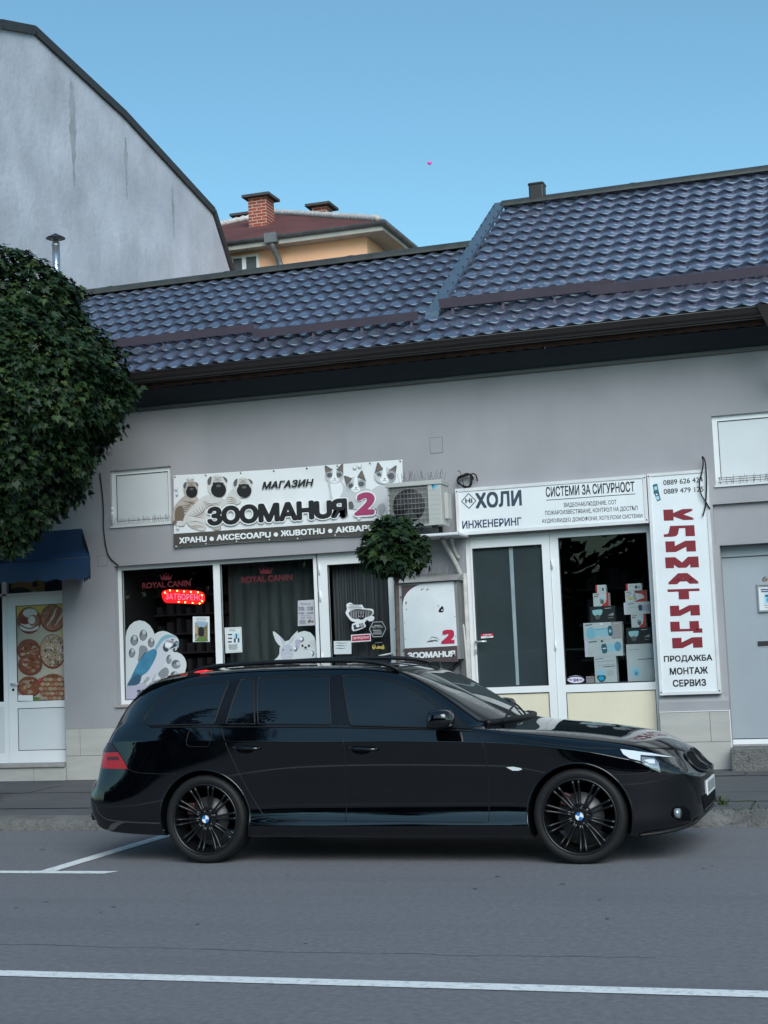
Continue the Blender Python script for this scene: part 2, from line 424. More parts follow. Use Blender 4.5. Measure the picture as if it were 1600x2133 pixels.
tiles(pb[0], pb[1], .10, pb[3], YF-.05, [[gx(1395,1500)],[gx(1484,1560)]], [gz(1485,1544.5)]).build('plinth', [M_tile, M_grout], shop)
u = MB(); zc = gz(1500,1447); u.add([(pb[0],YF-.045,pb[3]+.008),(pb[1],YF-.045,pb[3]+.008),(pb[1],YF-.045,zc-.06),(pb[1]-.06,YF-.0,zc),(pb[0],YF-.0,zc),(pb[0],YF-.045,zc-.06),
    (pb[1],YF+.1,pb[3]+.008),(pb[1],YF+.1,zc-.06),(pb[1]-.06,YF+.1,zc)],[(0,1,2,5),(5,2,3,4),(1,6,7,2),(2,7,8,3)]); u.build('pillar_base', M_wall, shop)
MB().box(pb[0]-.002, pb[1]+.004, YF-.056, YF+.02, pb[3]+.0005, pb[3]+.0075).box(pb[1]-.004, pb[1]+.004, YF-.054, YF-.03, .2, pb[3]-.001).build('tile_trim', M_upvc, shop)
MB().box(pb[1]+.004, 2.6, YF-.28, YF+.3, .05, gz(1560,1552)-.008).build('door_step', M_kerb, shop, bevel=.015)

# ---- frames: bars between outer and inner rectangle
def frame(b, x0, x1, z0, z1, t, y0, y1, m=0, tb=None):
    tb = t if tb is None else tb
    b.box(x0, x0+t, y0, y1, z0, z1, m); b.box(x1-t, x1, y0, y1, z0, z1, m)
    b.box(x0+t, x1-t, y0+.001, y1, z1-t, z1, m); b.box(x0+t, x1-t, y0+.001, y1, z0, z0+tb, m)
def bead(b, x0, x1, z0, z1, y, m=1, t=.008):
    for q in ((x0,x1,z1-t,z1),(x0,x1,z0,z0+t),(x0,x0+t,z0+t,z1-t),(x1-t,x1,z0+t,z1-t)): b.box(q[0], q[1], y-.002, y+.004, q[2], q[3], m)
def pane(x0, x1, z0, z1, y, par, name='pane', m=None): return MB().poly([(x0,y,z0),(x1,y,z0),(x1,y,z1),(x0,y,z1)]).build(name, m or M_pane, par, recalc=False)
yw = YF+.10
# pet-shop display window
fz0, fz1 = petw[2], petw[3]
b = MB(); X = [gx(247.5,1330,yw), gx(256,1320,yw), gx(446,1300,yw), gx(463,1300,yw), gx(656,1270,yw), petd[0]]
b.box(petw[0], X[1], yw, yw+.06, fz0, fz1); b.box(X[2]+.01, X[3]-.01, yw-.001, yw+.06, fz0+.05, fz1-.05); b.box(X[4], petw[1]-.002, yw, yw+.06, fz0, fz1)
b.box(X[1], X[4], yw+.001, yw+.06, fz1-.05, fz1); b.box(X[1], X[4], yw+.001, yw+.06, fz0, fz0+.05)
bead(b, X[1], X[2]+.012, fz0+.05, fz1-.05, yw+.012); bead(b, X[3]-.012, X[4], fz0+.05, fz1-.05, yw+.012)
pw = b.build('shop_window', [M_upvc, M_gask], shop)
pane(X[1], X[2]+.01, fz0+.05, fz1-.05, yw+.03, pw); pane(X[3]-.01, X[4], fz0+.05, fz1-.05, yw+.03, pw)
MB().box(petw[0]-.02, petw[1], YF-.03, yw+.02, fz0-.03, fz0-.002).build('window_sill', mat('stone_sill2', (.33,.29,.26), .6, var=(8,.15)), shop)
# pet-shop door
b = MB(); D = (petd[0]+.012, petd[1]-.004); g0, g1 = gx(685,1270,yw), gx(812,1290,yw); dz1 = gz(720,1174.5,yw)
b.box(D[0], g0, yw-.005, yw+.06, .16, petd[3]); b.box(g1, D[1], yw-.005, yw+.06, .16, petd[3]); b.box(g0, g1, yw-.004, yw+.06, dz1, petd[3]); b.box(g0, g1, yw-.004, yw+.06, .16, .45)
bead(b, g0, g1, .45, dz1, yw+.008); b.box(gx(664.5,1270,yw), gx(665.5,1270,yw), yw-.0065, yw, .16, petd[3]-.02, 1)
pd = b.build('shop_door', [M_upvc, M_gask], shop)
pane(g0, g1, .45, dz1, yw+.03, pd)
hp = F(800,1364,yw-.05); MB().tube([hp+Vector((.09,.05,.0)), hp+Vector((.085,0,.01)), hp+Vector((-.06,0,-.01))], .011, 8).build('handle', M_upvc, pd)
for zpx in ((665,1186),(667,1242),(671,1372)):
    q = F(*zpx, yw-.01); MB().cyl(q-Vector((0,0,.06)), q+Vector((0,0,.06)), .011, n=8).build('hinge', M_upvc, pd)
# engineering shop door and window
yv = YF+.08; b = MB(); zt2 = shp2[3]
EX = [shp2[0], gx(991,1290,yv)+.0, gx(1137,1290,yv), gx(1153,1290,yv), gx(1171,1290,yv), gx(1357,1280,yv), shp2[1]]
zg1 = gz(1060,1138,yv); zg0 = gz(1080,1430,yv); zc1 = gz(1090,1443,yv); zh1 = gz(1260,1114,yv); zh0 = gz(1270,1423.5,yv)
b.box(EX[0], EX[1]-.02, yv, yv+.06, .15, zt2-.001); b.box(EX[1]-.02, EX[1], yv-.015, yv+.06, .15, zt2-.04)
b.box(EX[1], EX[2], yv-.015, yv+.06, zg1, zt2-.04); b.box(EX[2], EX[3], yv-.015, yv+.06, .15, zt2-.04); b.box(EX[1], EX[2], yv-.015, yv+.06, zc1, zg0); b.box(EX[1], EX[2], yv-.015, yv+.06, .15, .3)
b.box(EX[1]-.02, EX[3], yv, yv+.06, zt2-.04, zt2-.001)
bead(b, EX[1], EX[2], zg0, zg1, yv-.005); bead(b, EX[1], EX[2], .3, zc1, yv-.005)
d2 = b.build('shop_door', [M_upvc, M_gask], shop)
pane(EX[1], EX[2], zg0, zg1, yv+.02, d2); MB().box(EX[1], EX[2], yv+.004, yv+.03, .3, zc1).build('lower_panel', M_cream, d2)
hp = F(990,1337,yv-.06); MB().tube([hp+Vector((0,.05,0)), hp, hp+Vector((.13,0,0))], .011, 8).build('handle', M_steel, d2)
hp = F(991,1358,yv-.017); MB().box(hp.x-.015, hp.x+.015, hp.y-.002, hp.y+.01, hp.z-.028, hp.z+.028).box(hp.x-.004, hp.x+.004, hp.y-.004, hp.y, hp.z-.012, hp.z+.012).build('keyhole', M_steel, d2)
for zpx in ((1150,1175),(1157,1345)):
    q = F(*zpx, yv-.02); MB().cyl(q-Vector((0,0,.05)), q+Vector((0,0,.05)), .010, n=8).build('hinge', M_upvc, d2)
b = MB()
b.box(EX[3]+.003, EX[4], yv, yv+.06, .15, zt2-.001); b.box(EX[5], EX[6], yv, yv+.06, .15, zt2-.001); b.box(EX[4], EX[5], yv+.001, yv+.06, zh1, zt2-.001)
zc2 = gz(1270,1439.5,yv); b.box(EX[4], EX[5], yv+.001, yv+.06, zc2, zh0); b.box(EX[4], EX[5], yv+.001, yv+.06, .15, .3)
bead(b, EX[4], EX[5], zh0, zh1, yv+.01); bead(b, EX[4], EX[5], .3, zc2, yv+.01)
w2 = b.build('shop_window', [M_upvc, M_gask], shop)
pane(EX[4], EX[5], zh0, zh1, yv+.03, w2); MB().box(EX[4], EX[5], yv+.012, yv+.03, .3, zc2).build('lower_panel', M_cream, w2)
# food-shop door (white frame, poster pane, solid lower panel) and the fixed light beside it
yd = YF+.12; b = MB(); fx1 = food[1]; dA = gx(17,1400,yd); dB = gx(34.5,1380,yd); ztr = gz(80,1238,yd); zp1 = gz(82,1259.5,yd); zp0 = gz(90,1460,yd); zl1 = gz(90,1474,yd); zl0 = gz(90,1563,yd)
b.box(dA, dB, yd, yd+.06, food[2], ztr); b.box(dB, fx1, yd+.001, yd+.06, zp1, ztr); b.box(dB, fx1, yd+.001, yd+.06, zl1, zp0); b.box(dB, fx1, yd+.001, yd+.06, food[2], zl0)
bead(b, dB, fx1+.01, zp0, zp1, yd+.006); bead(b, dB, fx1+.01, zl0, zl1, yd+.006)
b.box(dB, fx1, yd+.006, yd+.05, zl0, zl1, 2)
fd = b.build('shop_door', [M_upvc, M_gask, M_upvc2], shop)
hp = F(25,1425,yd-.05); MB().tube([hp+Vector((-.02,.05,0)), hp+Vector((-.02,0,0)), hp+Vector((.09,0,-.005))], .010, 8).build('handle', M_steel, fd)
hp = F(27.5,1437,yd-.003); MB().cyl(hp, hp+Vector((0,.004,0)), .018, n=14).build('keyhole', M_gask, fd)
b = MB(); e0 = gx(7,1400,yd); b.box(e0, dA-.004, yd+.002, yd+.06, food[2], food[3]); b.box(-11.5, e0, yd+.003, yd+.06, gz(6,1473,yd), gz(6,1462,yd)); b.box(-11.5, e0, yd+.003, yd+.06, food[2], gz(6,1570,yd))
b.box(-11.5, gx(2,1400,yd)-.0, yd+.004, yd+.06, gz(6,1570,yd), gz(6,1473,yd), 1); b.box(gx(2,1500,yd), e0, yd+.01, yd+.05, gz(6,1570,yd), gz(6,1473,yd), 1)
b.box(-11.5, fx1, yd+.002, yd+.06, ztr+.001, ztr+.03)
fw = b.build('shop_window', [M_upvc, M_upvc2], shop)
pane(-11.5, e0, gz(6,1462,yd), ztr, yd+.03, fw); 
# fanlight above the food door with a painted board behind it
pane(-11.5, fx1, ztr+.03, food[3]-.002, yd+.03, fw)
art = Art(yd+.06); M_ora = mat('ochre_board', (.33,.19,.06), .6); M_blk = mat('print_black', (.012,.012,.014), .5)
art.rect(-60,1170,133,1238, mat('board_brown', (.05,.035,.025), .7)); art.shape([(24,1186),(82,1196),(93,1203),(24,1208)], M_ora, False); art.shape([(24,1209),(90,1206),(93,1220),(92,1236),(24,1237)], M_ora, False)
art.ell(73,1217,6,6.5,M_blk); art.ell(42,1236,24,13,mat('board_green', (.05,.07,.05), .6)); art.ell(118,1228,24,26,M_blk)
art.done('fanlight_board', fw)
# upper hatches, left and right
for h, lf in ((hatL,1),(hatR,0)):
    b = MB(); x0, x1, z0, z1 = h; y = YF+.035; frame(b, x0, x1, z0, z1, .055, y, y+.05); bead(b, x0+.055, x1-.055, z0+.055, z1-.055, y+.01, 1, .007)
    b.box(x0+.055, x1-.055, y+.015, y+.04, z0+.055, z1-.055, 2)
    o = b.build('hatch_window', [M_upvc, M_gask, M_upvc2], shop)
    s = MB(); n = 34; Rh = random.Random(4)
    for k in range(n):
        x = x0+(x1-x0)*(k+.5)/n; 
        for q in range(2): s.tube([(x, YF-.01, z0+.012), (x+Rh.uniform(-.03,.03), YF-.02-Rh.uniform(0,.03), z0+.02+Rh.uniform(.05,.09))], .0016, 4, cap=False)
    if not lf:
        for zz in (.03, .075): s.tube([(x0+.03, YF-.012, z0+zz), (x1, YF-.012, z0+zz)], .0035, 5)
        for k in range(18): s.tube([(x0+.05+k*.07, YF-.012, z0+.005), (x0+.05+k*.07, YF-.012, z0+.085)], .0028, 4)
    s.build('bird_spikes', mat('spike_wire', (.2,.2,.21), .4, metal=.6), o)
    MB().box(x0-.01, x1, YF-.02, YF+.03, z0-.02, z0+.0).build('window_sill', M_upvc2, o)
    if lf: 
        for zz in (z0+.16, z0+.22): MB().cyl((x0+.002, YF+.02, zz-.022), (x0+.002, YF+.02, zz+.022), .012, n=8).build('hinge', M_upvc, o)
# grey sheet-metal garage door
b = MB(); M_gar = mat('garage_grey', (.30,.335,.37), .5, var=(2,.04), var2=(60,.12,(.36,.39,.42)))
gy = YF+.16; b.box(gar[0], gar[1], gy, gy+.05, gar[2]+.06, gar[3]-.13, 0); b.box(gar[0], gar[1], gy-.015, gy+.05, gar[3]-.12, gar[3], 0); b.box(gar[0], gar[1], gy-.01, gy+.05, gar[2], gar[2]+.05, 1)
gd = b.build('garage_door', [M_gar, M_upvc], shop)
x0, x1, z0, z1 = rectpx((1578,1336),(1640,1344), gy); MB().box(x0-.01, x1, gy-.004, gy+.01, z0-.012, z1+.012).build('letter_slot_frame', M_gar, gd)
MB().box(x0, x1, gy-.006, gy+.01, z0, z1).build('letter_slot', M_gask, gd)
# house number
a_ = Art(gy-.002); a_.text('60', (1588,1212), (1611,1210), 11, mat('number_brown', (.16,.09,.06), .5), .02); a_.done('house_number', gd)

# ---- interiors seen through the glass
def room(x0, x1, z0, z1, y0, y1, m=M_dark, name='interior'):
    return MB().add([(x0,y0,z0),(x1,y0,z0),(x1,y1,z0),(x0,y1,z0),(x0,y0,z1),(x1,y0,z1),(x1,y1,z1),(x0,y1,z1)], [(0,1,2,3),(4,7,6,5),(1,5,6,2),(2,6,7,3),(3,7,4,0)]).build(name, m, shop, recalc=False)
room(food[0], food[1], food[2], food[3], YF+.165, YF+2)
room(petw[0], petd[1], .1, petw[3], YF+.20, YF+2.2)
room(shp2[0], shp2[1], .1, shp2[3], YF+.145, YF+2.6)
def curtain(x0, x1, z0, z1, y, m, amp, wl, seed, par):
    r = random.Random(seed); vs = []; fs = []; n = int((x1-x0)/.012)
    ph = 0
    for i in range(n+1):
        x = x0+(x1-x0)*i/n; ph += .012*2*pi/wl*r.uniform(.5,1.5); d = amp*sin(ph)
        vs += [(x, y+d, z0), (x, y+d*.9, z1)]
    for i in range(n): fs.append((2*i, 2*i+2, 2*i+3, 2*i+1))
    return MB().add(vs, fs, 0, True).build('curtain', m, par, recalc=False)
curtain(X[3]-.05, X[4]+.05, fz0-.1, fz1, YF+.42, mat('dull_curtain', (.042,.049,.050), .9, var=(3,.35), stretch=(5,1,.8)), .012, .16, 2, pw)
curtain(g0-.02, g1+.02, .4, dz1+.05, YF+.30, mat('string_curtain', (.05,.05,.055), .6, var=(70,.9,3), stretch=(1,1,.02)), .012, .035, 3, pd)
b = MB(); Rk = random.Random(8)          # shelving in the dim left window
for k in range(6):
    zz = fz0+.1+k*.24; b.box(X[1], X[2], YF+.95, YF+1.3, zz, zz+.02)
    for q in range(9): xx = X[1]+(X[2]-X[1])*(q+.2)/9; b.box(xx, xx+Rk.uniform(.05,.10), YF+.98, YF+1.2, zz+.02, zz+.02+Rk.uniform(.08,.2))
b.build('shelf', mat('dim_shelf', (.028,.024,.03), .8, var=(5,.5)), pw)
# old grey film behind the door glass, with a pale strip
MB().box(EX[1], EX[2], yv+.035, yv+.037, zg0, zg1).build('window_film', mat('smoky_film', (.042,.054,.06), .45, var=(2.2,.25)), d2)
t0, t1, t2, t3 = F(1060,1140,yv+.034), F(1068,1140,yv+.034), F(1082,1427,yv+.034), F(1075.5,1427,yv+.034)
MB().poly([tuple(t0),tuple(t1),tuple(t2),tuple(t3)]).build('door_strip', mat('pale_strip', (.42,.46,.50), .6, var=(20,.2), stretch=(1,1,.3)), d2)

# ------------------------------------------------------------------ roof
M_roof = mat('roof_sheet', (.165,.18,.25), .22, metal=.6, spec=.8, var=(1.3,.2), var2=(5,.4,(.10,.085,.10)), coat=.4)
M_roofd = mat('dark_metal_trim', (.022,.018,.019), .35, var=(2,.15))
M_guard = mat('snow_guard_metal', (.070,.055,.075), .5, var=(3,.12))
YE = 15.80; ZE = (F(420,768,YE).z+F(1560,652,YE).z)/2+.03
PL = math.radians(30)
nL = Vector((0, -sin(PL), cos(PL))); e0_ = Vector((0, YE, ZE))
rp = RP(600, 567, e0_, nL); LL = (rp.y-YE)/cos(PL)                    # left slope length
hinge_s = (RP(1090, 632, e0_, nL).y-YE)/cos(PL)
PR = PL+math.radians(1.3)
nR = Vector((0, -sin(PR), cos(PR))); h0 = Vector((0, YE+hinge_s*cos(PL), ZE+hinge_s*sin(PL)))
rr = RP(1300, 403, h0, nR); LR = (rr.y-h0.y)/cos(PR)
vx = (RP(1062,432,h0,nR).x+RP(905,655,h0,nR).x)/2

def tiled(x0, x1, o, pitch, length, name, off=0., s0=0.):
    WL, CO = .198, .35; nu = max(2, int((x1-x0)/WL*7)); vs = []; fs = []
    su = Vector((0, cos(pitch), sin(pitch))); nn = Vector((0, -sin(pitch), cos(pitch)))
    rows = []; s = 0; Rr = random.Random(2)
    k0 = int(s0/CO)
    while s < length-1e-4:
        k = int((s+s0)/CO+1e-6); a = k*CO-s0
        for f_, h_ in ((0.015,.0),(-.03,.036),(-.015,.046),(.06,.045),(.40,.030),(.75,.015),(.96,.003)):
            q = a+f_*CO
            if q >= -.03 and q <= length: rows.append((q, h_))
        s = (k+1)*CO-s0
    rows.append((length, .004))
    for q, h_ in rows:
        for i in range(nu+1):
            x = x0+(x1-x0)*i/nu; w = (x/WL) % 1.0
            wave = .5-.5*cos(2*pi*w); wave = wave**1.35
            p = Vector((x, 0, 0))+o+su*(q+.012*sin(2*pi*w)*(h_ > .03))+nn*(off+h_+.025*wave+.004*noise.noise(Vector((x*.8, q*1.1, 3))))
            vs.append(p)
    n = nu+1
    for j in range(len(rows)-1):
        for i in range(nu): fs.append((j*n+i, j*n+i+1, (j+1)*n+i+1, (j+1)*n+i))
    ob = MB().add(vs, fs, 0, True).build(name, M_roof, shop, recalc=False)
    ob.data.set_sharp_from_angle(angle=math.radians(38))
    return ob
tiled(XL-.1, vx+.05, e0_, PL, LL, 'roof')
tiled(vx+.05, XR+.2, e0_, PL, hinge_s+.05, 'roof')
tiled(vx+.02, XR+.2, h0, PR, LR, 'roof', .022, hinge_s)
# plain back slopes and gable infill, so the roof is a solid body
b = MB()
for x0, x1, top, ey in ((XL-.1, vx, Vector((0, YE+LL*cos(PL), ZE+LL*sin(PL))), 0), (vx, XR+.2, h0+Vector((0, LR*cos(PR), LR*sin(PR))), 1)):
    yb = top.y+(top.z-ZT+.02)/math.tan(math.radians(33))
    b.add([(x0, top.y, top.z), (x1, top.y, top.z), (x1, yb, ZT-.02), (x0, yb, ZT-.02)], [(0,1,2,3)])
    for x in (x0, x1): b.add([(x, YE+.1, ZE-.03), (x, top.y, top.z-.02), (x, yb, ZT-.02), (x, YF, ZT-.02)], [(0,1,2,3)])
b.build('roof_back', M_roofd, shop)
# ridge caps
def ridge(x0, x1, p, name='ridge_cap'):
    r = MB(); n = int((x1-x0)/1.9)+1
    for k in range(n):
        a, c = x0+(x1-x0)*k/n, x0+(x1-x0)*(k+1)/n
        prof = [(p.y-.16, p.z-.055), (p.y-.155, p.z-.02), (p.y-.05, p.z+.055), (p.y, p.z+.07), (p.y+.05, p.z+.055), (p.y+.15, p.z-.03)]
        r.sweep(prof, a, c, 0, True)
        r.sweep([(y, z+.006) for y, z in prof], c-.05, c+.012, 0, True)
    return r.build(name, mat('ridge_green_grey', (.035,.036,.032), .5, var=(6,.35)), shop)
ridge(XL-.1, vx-.02, Vector((0, YE+LL*cos(PL), ZE+LL*sin(PL)+.05)))
ridge(vx-.02, XR+.2, h0+Vector((0, LR*cos(PR), LR*sin(PR)+.06)))
# bright verge flashing between the two roofs
su = Vector((0, cos(PR), sin(PR))); b = MB(); nseg = 4
for k in range(nseg):
    a, c = -.18+(LR+.20)*k/nseg, -.18+(LR+.20)*(k+1)/nseg+.03
    pa, pc = h0+su*a+nR*(.085+.004*k), h0+su*c+nR*(.085+.004*k)
    for q in range(1):
        b.add([pa+Vector((vx-.13,0,0)), pa+Vector((vx+.03,0,0)), pc+Vector((vx+.03,0,0)), pc+Vector((vx-.13,0,0)), pa+Vector((vx-.13,0,-.13)), pc+Vector((vx-.13,0,-.13)), pa+Vector((vx+.03,0,-.05)), pc+Vector((vx+.03,0,-.05))], [(0,1,2,3),(4,0,3,5),(1,6,7,2),(0,4,6,1)])
fl_ = b.build('verge_flashing', mat('bright_flashing', (.13,.17,.22), .28, metal=.55, var=(4,.12)), shop)
sc = []
for k in range(14):
    p = h0+su*(LR*(k+.5)/14)+nR*.104
    for dx in (-.11, .01): sc.append((p+Vector((vx+dx,0,0)), p+Vector((vx+dx,0,0))+nR*.01))
studs('screw', M_gask, fl_, sc, .012, 8)
# screws on the sheets
b = []; Rs = random.Random(12)
for k in range(60):
    x = Rs.uniform(vx+.3, 2.2); s_ = Rs.randint(1, int(LR/.35))*.35-.10-hinge_s % .35; x = (math.floor(x/.198)+.02)*.198
    p = h0+su*s_+nR*.055+Vector((x,0,0)); b.append((p, p+nR*.012))
studs('screw', M_gask, shop, b, .011, 6)
# snow guards: folded strips standing on the tiles
def guard(pa, pb, base, n_, up=.10):
    a, c = RP(*pa, base, n_), RP(*pb, base, n_)
    y = (a.y+c.y)/2; z = (a.z+c.z)/2; q = n_*.075; t = Vector((0, -.35, .94)).normalized()
    x0, x1 = a.x, c.x; p = Vector((0, y, z))+q
    m_ = MB().add([Vector((x0,0,0))+p, Vector((x1,0,0))+p, Vector((x1,0,0))+p+t*up, Vector((x0,0,0))+p+t*up, Vector((x0,.06,.03))+p, Vector((x1,.06,.03))+p], [(0,1,2,3),(0,4,5,1)])
    k = x0+.15
    while k < x1: m_.box(k-.015, k+.015, y-.02, y+.03, z-.02, z+.12); k += .6
    return m_.build('snow_guard', M_guard, shop)
guard((150,738),(525,712), e0_, nL); guard((531,717),(874,680), e0_, nL)
guard((917,657),(1279,613), h0, nR, .11); guard((1232,628),(1625,585), h0-nR*.03, nR, .11)
# gutter, its downpipe, the old tile edge below and the coved cornice
zg = ZE-.055; yg = YE-.02
prof = [(yg-.075, zg+.05), (yg-.078, zg+.035)]+[(yg-.072*cos(w), zg+.03-.075*sin(w)) for w in (pi*k/10 for k in range(11))]+[(yg+.075, zg+.06), (yg+.07, zg+.06)]+[(yg+.066*cos(w), zg+.03-.069*sin(w)) for w in (pi*k/10 for k in range(11))]
gt = MB().sweep(prof, XL-.15, XR+.2, 0, True).tube([(XL-.15, yg-.076, zg+.05), (XR+.2, yg-.076, zg+.05)], .009, 6)
gt.tube([(XL-.15, yg+.03, zg-.052), (XR+.2, yg+.03, zg-.052)], .008, 6, m=1)
gut = gt.build('gutter', [M_roofd, mat('gutter_edge', (.10,.095,.10), .4)], shop, recalc=False)
hx = F(1592,640,yg-.1).x+.02
dpm = MB(); dpm.add([(hx-.10,yg-.10,zg+.06),(hx+.22,yg-.10,zg+.06),(hx+.22,yg+.08,zg+.06),(hx-.10,yg+.08,zg+.06),(hx+.0,yg-.05,zg-.16),(hx+.12,yg-.05,zg-.16),(hx+.12,yg+.05,zg-.16),(hx,yg+.05,zg-.16)],[(0,1,5,4),(1,2,6,5),(2,3,7,6),(3,0,4,7),(4,5,6,7)])
dpm.tube(catmull([(hx+.06,yg,zg-.12),(hx+.06,yg,zg-.22),(hx+.10,yg+.14,zg-.42),(hx+.13,YF-.10,zg-.66),(hx+.14,YF-.07,zg-.9),(hx+.14,YF-.07,zg-1.6),(hx+.14,YF-.07,.3)], 6), .052, 14); dpm.tube([(hx+.06,yg,zg-.15),(hx+.06,yg,zg-.18)], .06, 14)
dpm.build('downpipe', M_roofd, shop)
vs = []; fs = []; n = int((XR-XL)/.028)
for i in range(n+1):
    x = XL+(XR-XL)*i/n; w = .012*abs(sin(pi*x/.19))+.006*noise.noise(Vector((x*1.7,0,0)))
    vs += [(x, YE+.10, ZE-.02), (x, YE+.10-.01, ZE-.140-w*1.3), (x, YE+.22, ZE-.135-w)]
for i in range(n): fs += [(3*i, 3*i+1, 3*i+4, 3*i+3), (3*i+1, 3*i+2, 3*i+5, 3*i+4)]
MB().add(vs, fs, 0, True).build('old_tile_edge', mat('old_clay_edge', (.05,.025,.018), .85, var=(5,.4)), shop, recalc=False)
zb = (gz(310,856)+gz(1590,720))/2
M_cove = mat('shaded_cove', (.045,.053,.063), .9, spec=.05, var=(1,.12))  # wall grey darkened: the shade under the eave is put into the colour
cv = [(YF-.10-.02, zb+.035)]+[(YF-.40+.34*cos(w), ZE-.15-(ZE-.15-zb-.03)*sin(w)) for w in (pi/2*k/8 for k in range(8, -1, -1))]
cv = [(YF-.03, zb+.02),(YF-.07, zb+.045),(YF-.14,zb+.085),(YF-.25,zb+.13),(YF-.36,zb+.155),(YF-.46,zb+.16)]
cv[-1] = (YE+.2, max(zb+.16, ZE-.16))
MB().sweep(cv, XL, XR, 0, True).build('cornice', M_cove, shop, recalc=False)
MB().tube([(XL, YF-.025, zb), (XR, YF-.025, zb)], .024, 8).build('cornice_bead', mat('bead_paint', (.12,.125,.13), .8), shop)
# brown flue on the right-hand ridge
fp = F(1123,420, rr.y-.02); fz = F(1123,383, rr.y).z
fb = MB().box(fp.x-.125, fp.x+.085, rr.y-.10, rr.y+.10, fp.z-.5, fz); fb.box(fp.x-.135, fp.x+.095, rr.y-.11, rr.y+.11, fz-.04, fz+.005)
fb.build('roof_vent', mat('flue_brown', (.018,.015,.015), .5, var=(4,.2)), shop, bevel=.03)


# ------------------------------------------------------------------ tall gable building behind, left
X0 = -14.4
M_gable = mat('weathered_render', (.47,.475,.54), .92, spec=.2, var=(.9,.20,9), var2=(1.6,.55,(.36,.365,.41),(1,1.3,.7)), bump=(9,.35,.03))
gb = thing('gable_building', 'tall building with a blank weathered grey gable wall rising behind the roof', 'building', (X0-3, 28, 0))
pf = [(0,50),(70,63),(258,238),(444,440),(486,575),(520,690)]
pts = [FX(px, py, X0) for px, py in pf]
yz = [(p.y, p.z) for p in pts]; yz[-1] = (yz[-2][0]+.15, yz[-2][1]-1.2)
front = (yz[0][0]-4.2, yz[0][1]-2.0)

out = [front]+yz+[(yz[-1][0]+.1, 0), (front[0], 0)]
vs = [(X0, y, z) for y, z in out]+[(X0-9, y, z) for y, z in out]; N = len(out)
MB().add(vs, [list(range(N)), list(range(N,2*N))[::-1]]+[(i, (i+1)%N, (i+1)%N+N, i+N) for i in range(N)]).build('wall', M_gable, gb)
b = MB(); E_ = [front]+yz[:-1]+[yz[-1]]
for (y0, z0), (y1, z1) in zip(E_[:-1], E_[1:]):
    d = Vector((0, y1-y0, z1-z0)).normalized(); n_ = Vector((0, -d.z, d.y))
    if n_.z < 0 and abs(n_.z) > .01: n_ = -n_
    if abs(d.z) > .95: n_ = Vector((0, 1, 0))
    P0, P1 = Vector((0, y0, z0)), Vector((0, y1, z1))
    q = [P0-n_*.09, P1-n_*.09, P1+n_*.08, P0+n_*.08]
    b.add([p+Vector((X0+.06,0,0)) for p in q]+[p+Vector((X0-9.1,0,0)) for p in q], [(0,1,2,3),(7,6,5,4),(0,4,5,1),(1,5,6,2),(2,6,7,3),(3,7,4,0)])
b.build('roof_edge', mat('dark_verge', (.03,.026,.027), .6, var=(3,.2)), gb)
M_stain = mat('rain_stain', (.32,.325,.36), .92, var=(3,.2,6))
Rg = random.Random(31)
st = MB()
for (px, py, ln, w) in ((149,170,215,7),(261,285,130,4),(359,385,110,4)):
    p = FX(px, py, X0); L_ = FX(px+3, py+ln, X0); n = 24; vs = []; 
    for k in range(n+1):
        t = k/n; ww = .035*w*(.3+.7*sin(pi*min(1, t*1.15+.05)))*Rg.uniform(.6,1.2)*.5; c = p.lerp(L_, t)
        vs += [(X0+.004, p.y-ww+Rg.uniform(-.02,.02), c.z), (X0+.004, p.y+ww+Rg.uniform(-.02,.02), c.z)]
    MB().add(vs, [(2*k, 2*k+1, 2*k+3, 2*k+2) for k in range(n)]).build('rain_stain', M_stain, gb)

# ------------------------------------------------------------------ house behind with a red roof
YH = 34.0
M_ochre = mat('ochre_render', (.86,.475,.285), .9, var=(.8,.08), var2=(1.2,.35,(.5,.36,.22)))
M_redroof = mat('red_tile_roof', (.105,.030,.026), .8, var=(1.2,.35,8), var2=(4,.5,(.06,.022,.02)), bump=(20,.6,.05))
M_brick = bpy.data.materials.new('red_brick'); M_brick.use_nodes = True
n_ = M_brick.node_tree.nodes; l_ = M_brick.node_tree.links; bt = n_.new('ShaderNodeTexBrick'); tc_ = n_.new('ShaderNodeTexCoord'); mp = n_.new('ShaderNodeMapping')
mp.inputs['Rotation'].default_value = (pi/2, 0, 0); bt.inputs['Color1'].default_value = (.30,.055,.03,1); bt.inputs['Color2'].default_value = (.20,.04,.025,1); bt.inputs['Mortar'].default_value = (.42,.30,.25,1)
bt.inputs['Scale'].default_value = 1; bt.inputs['Brick Width'].default_value = .26; bt.inputs['Row Height'].default_value = .085; bt.inputs['Mortar Size'].default_value = .012
l_.new(tc_.outputs['Object'], mp.inputs[0]); l_.new(mp.outputs[0], bt.inputs[0]); l_.new(bt.outputs[0], n_['Principled BSDF'].inputs['Base Color']); n_['Principled BSDF'].inputs['Roughness'].default_value = .9
hs = thing('house', 'ochre house with a red hipped roof and brick chimneys behind the shops', 'house', (-9, YH+5, 0))
ec = F(797,460,YH); ze = ec.z; HX1 = ec.x; HX0 = HX1-9.0; HY1 = YH+9.5
apx = (HX0+HX1)/2-.15; apy = YH+4.6; apz = F(598,441,apy).z

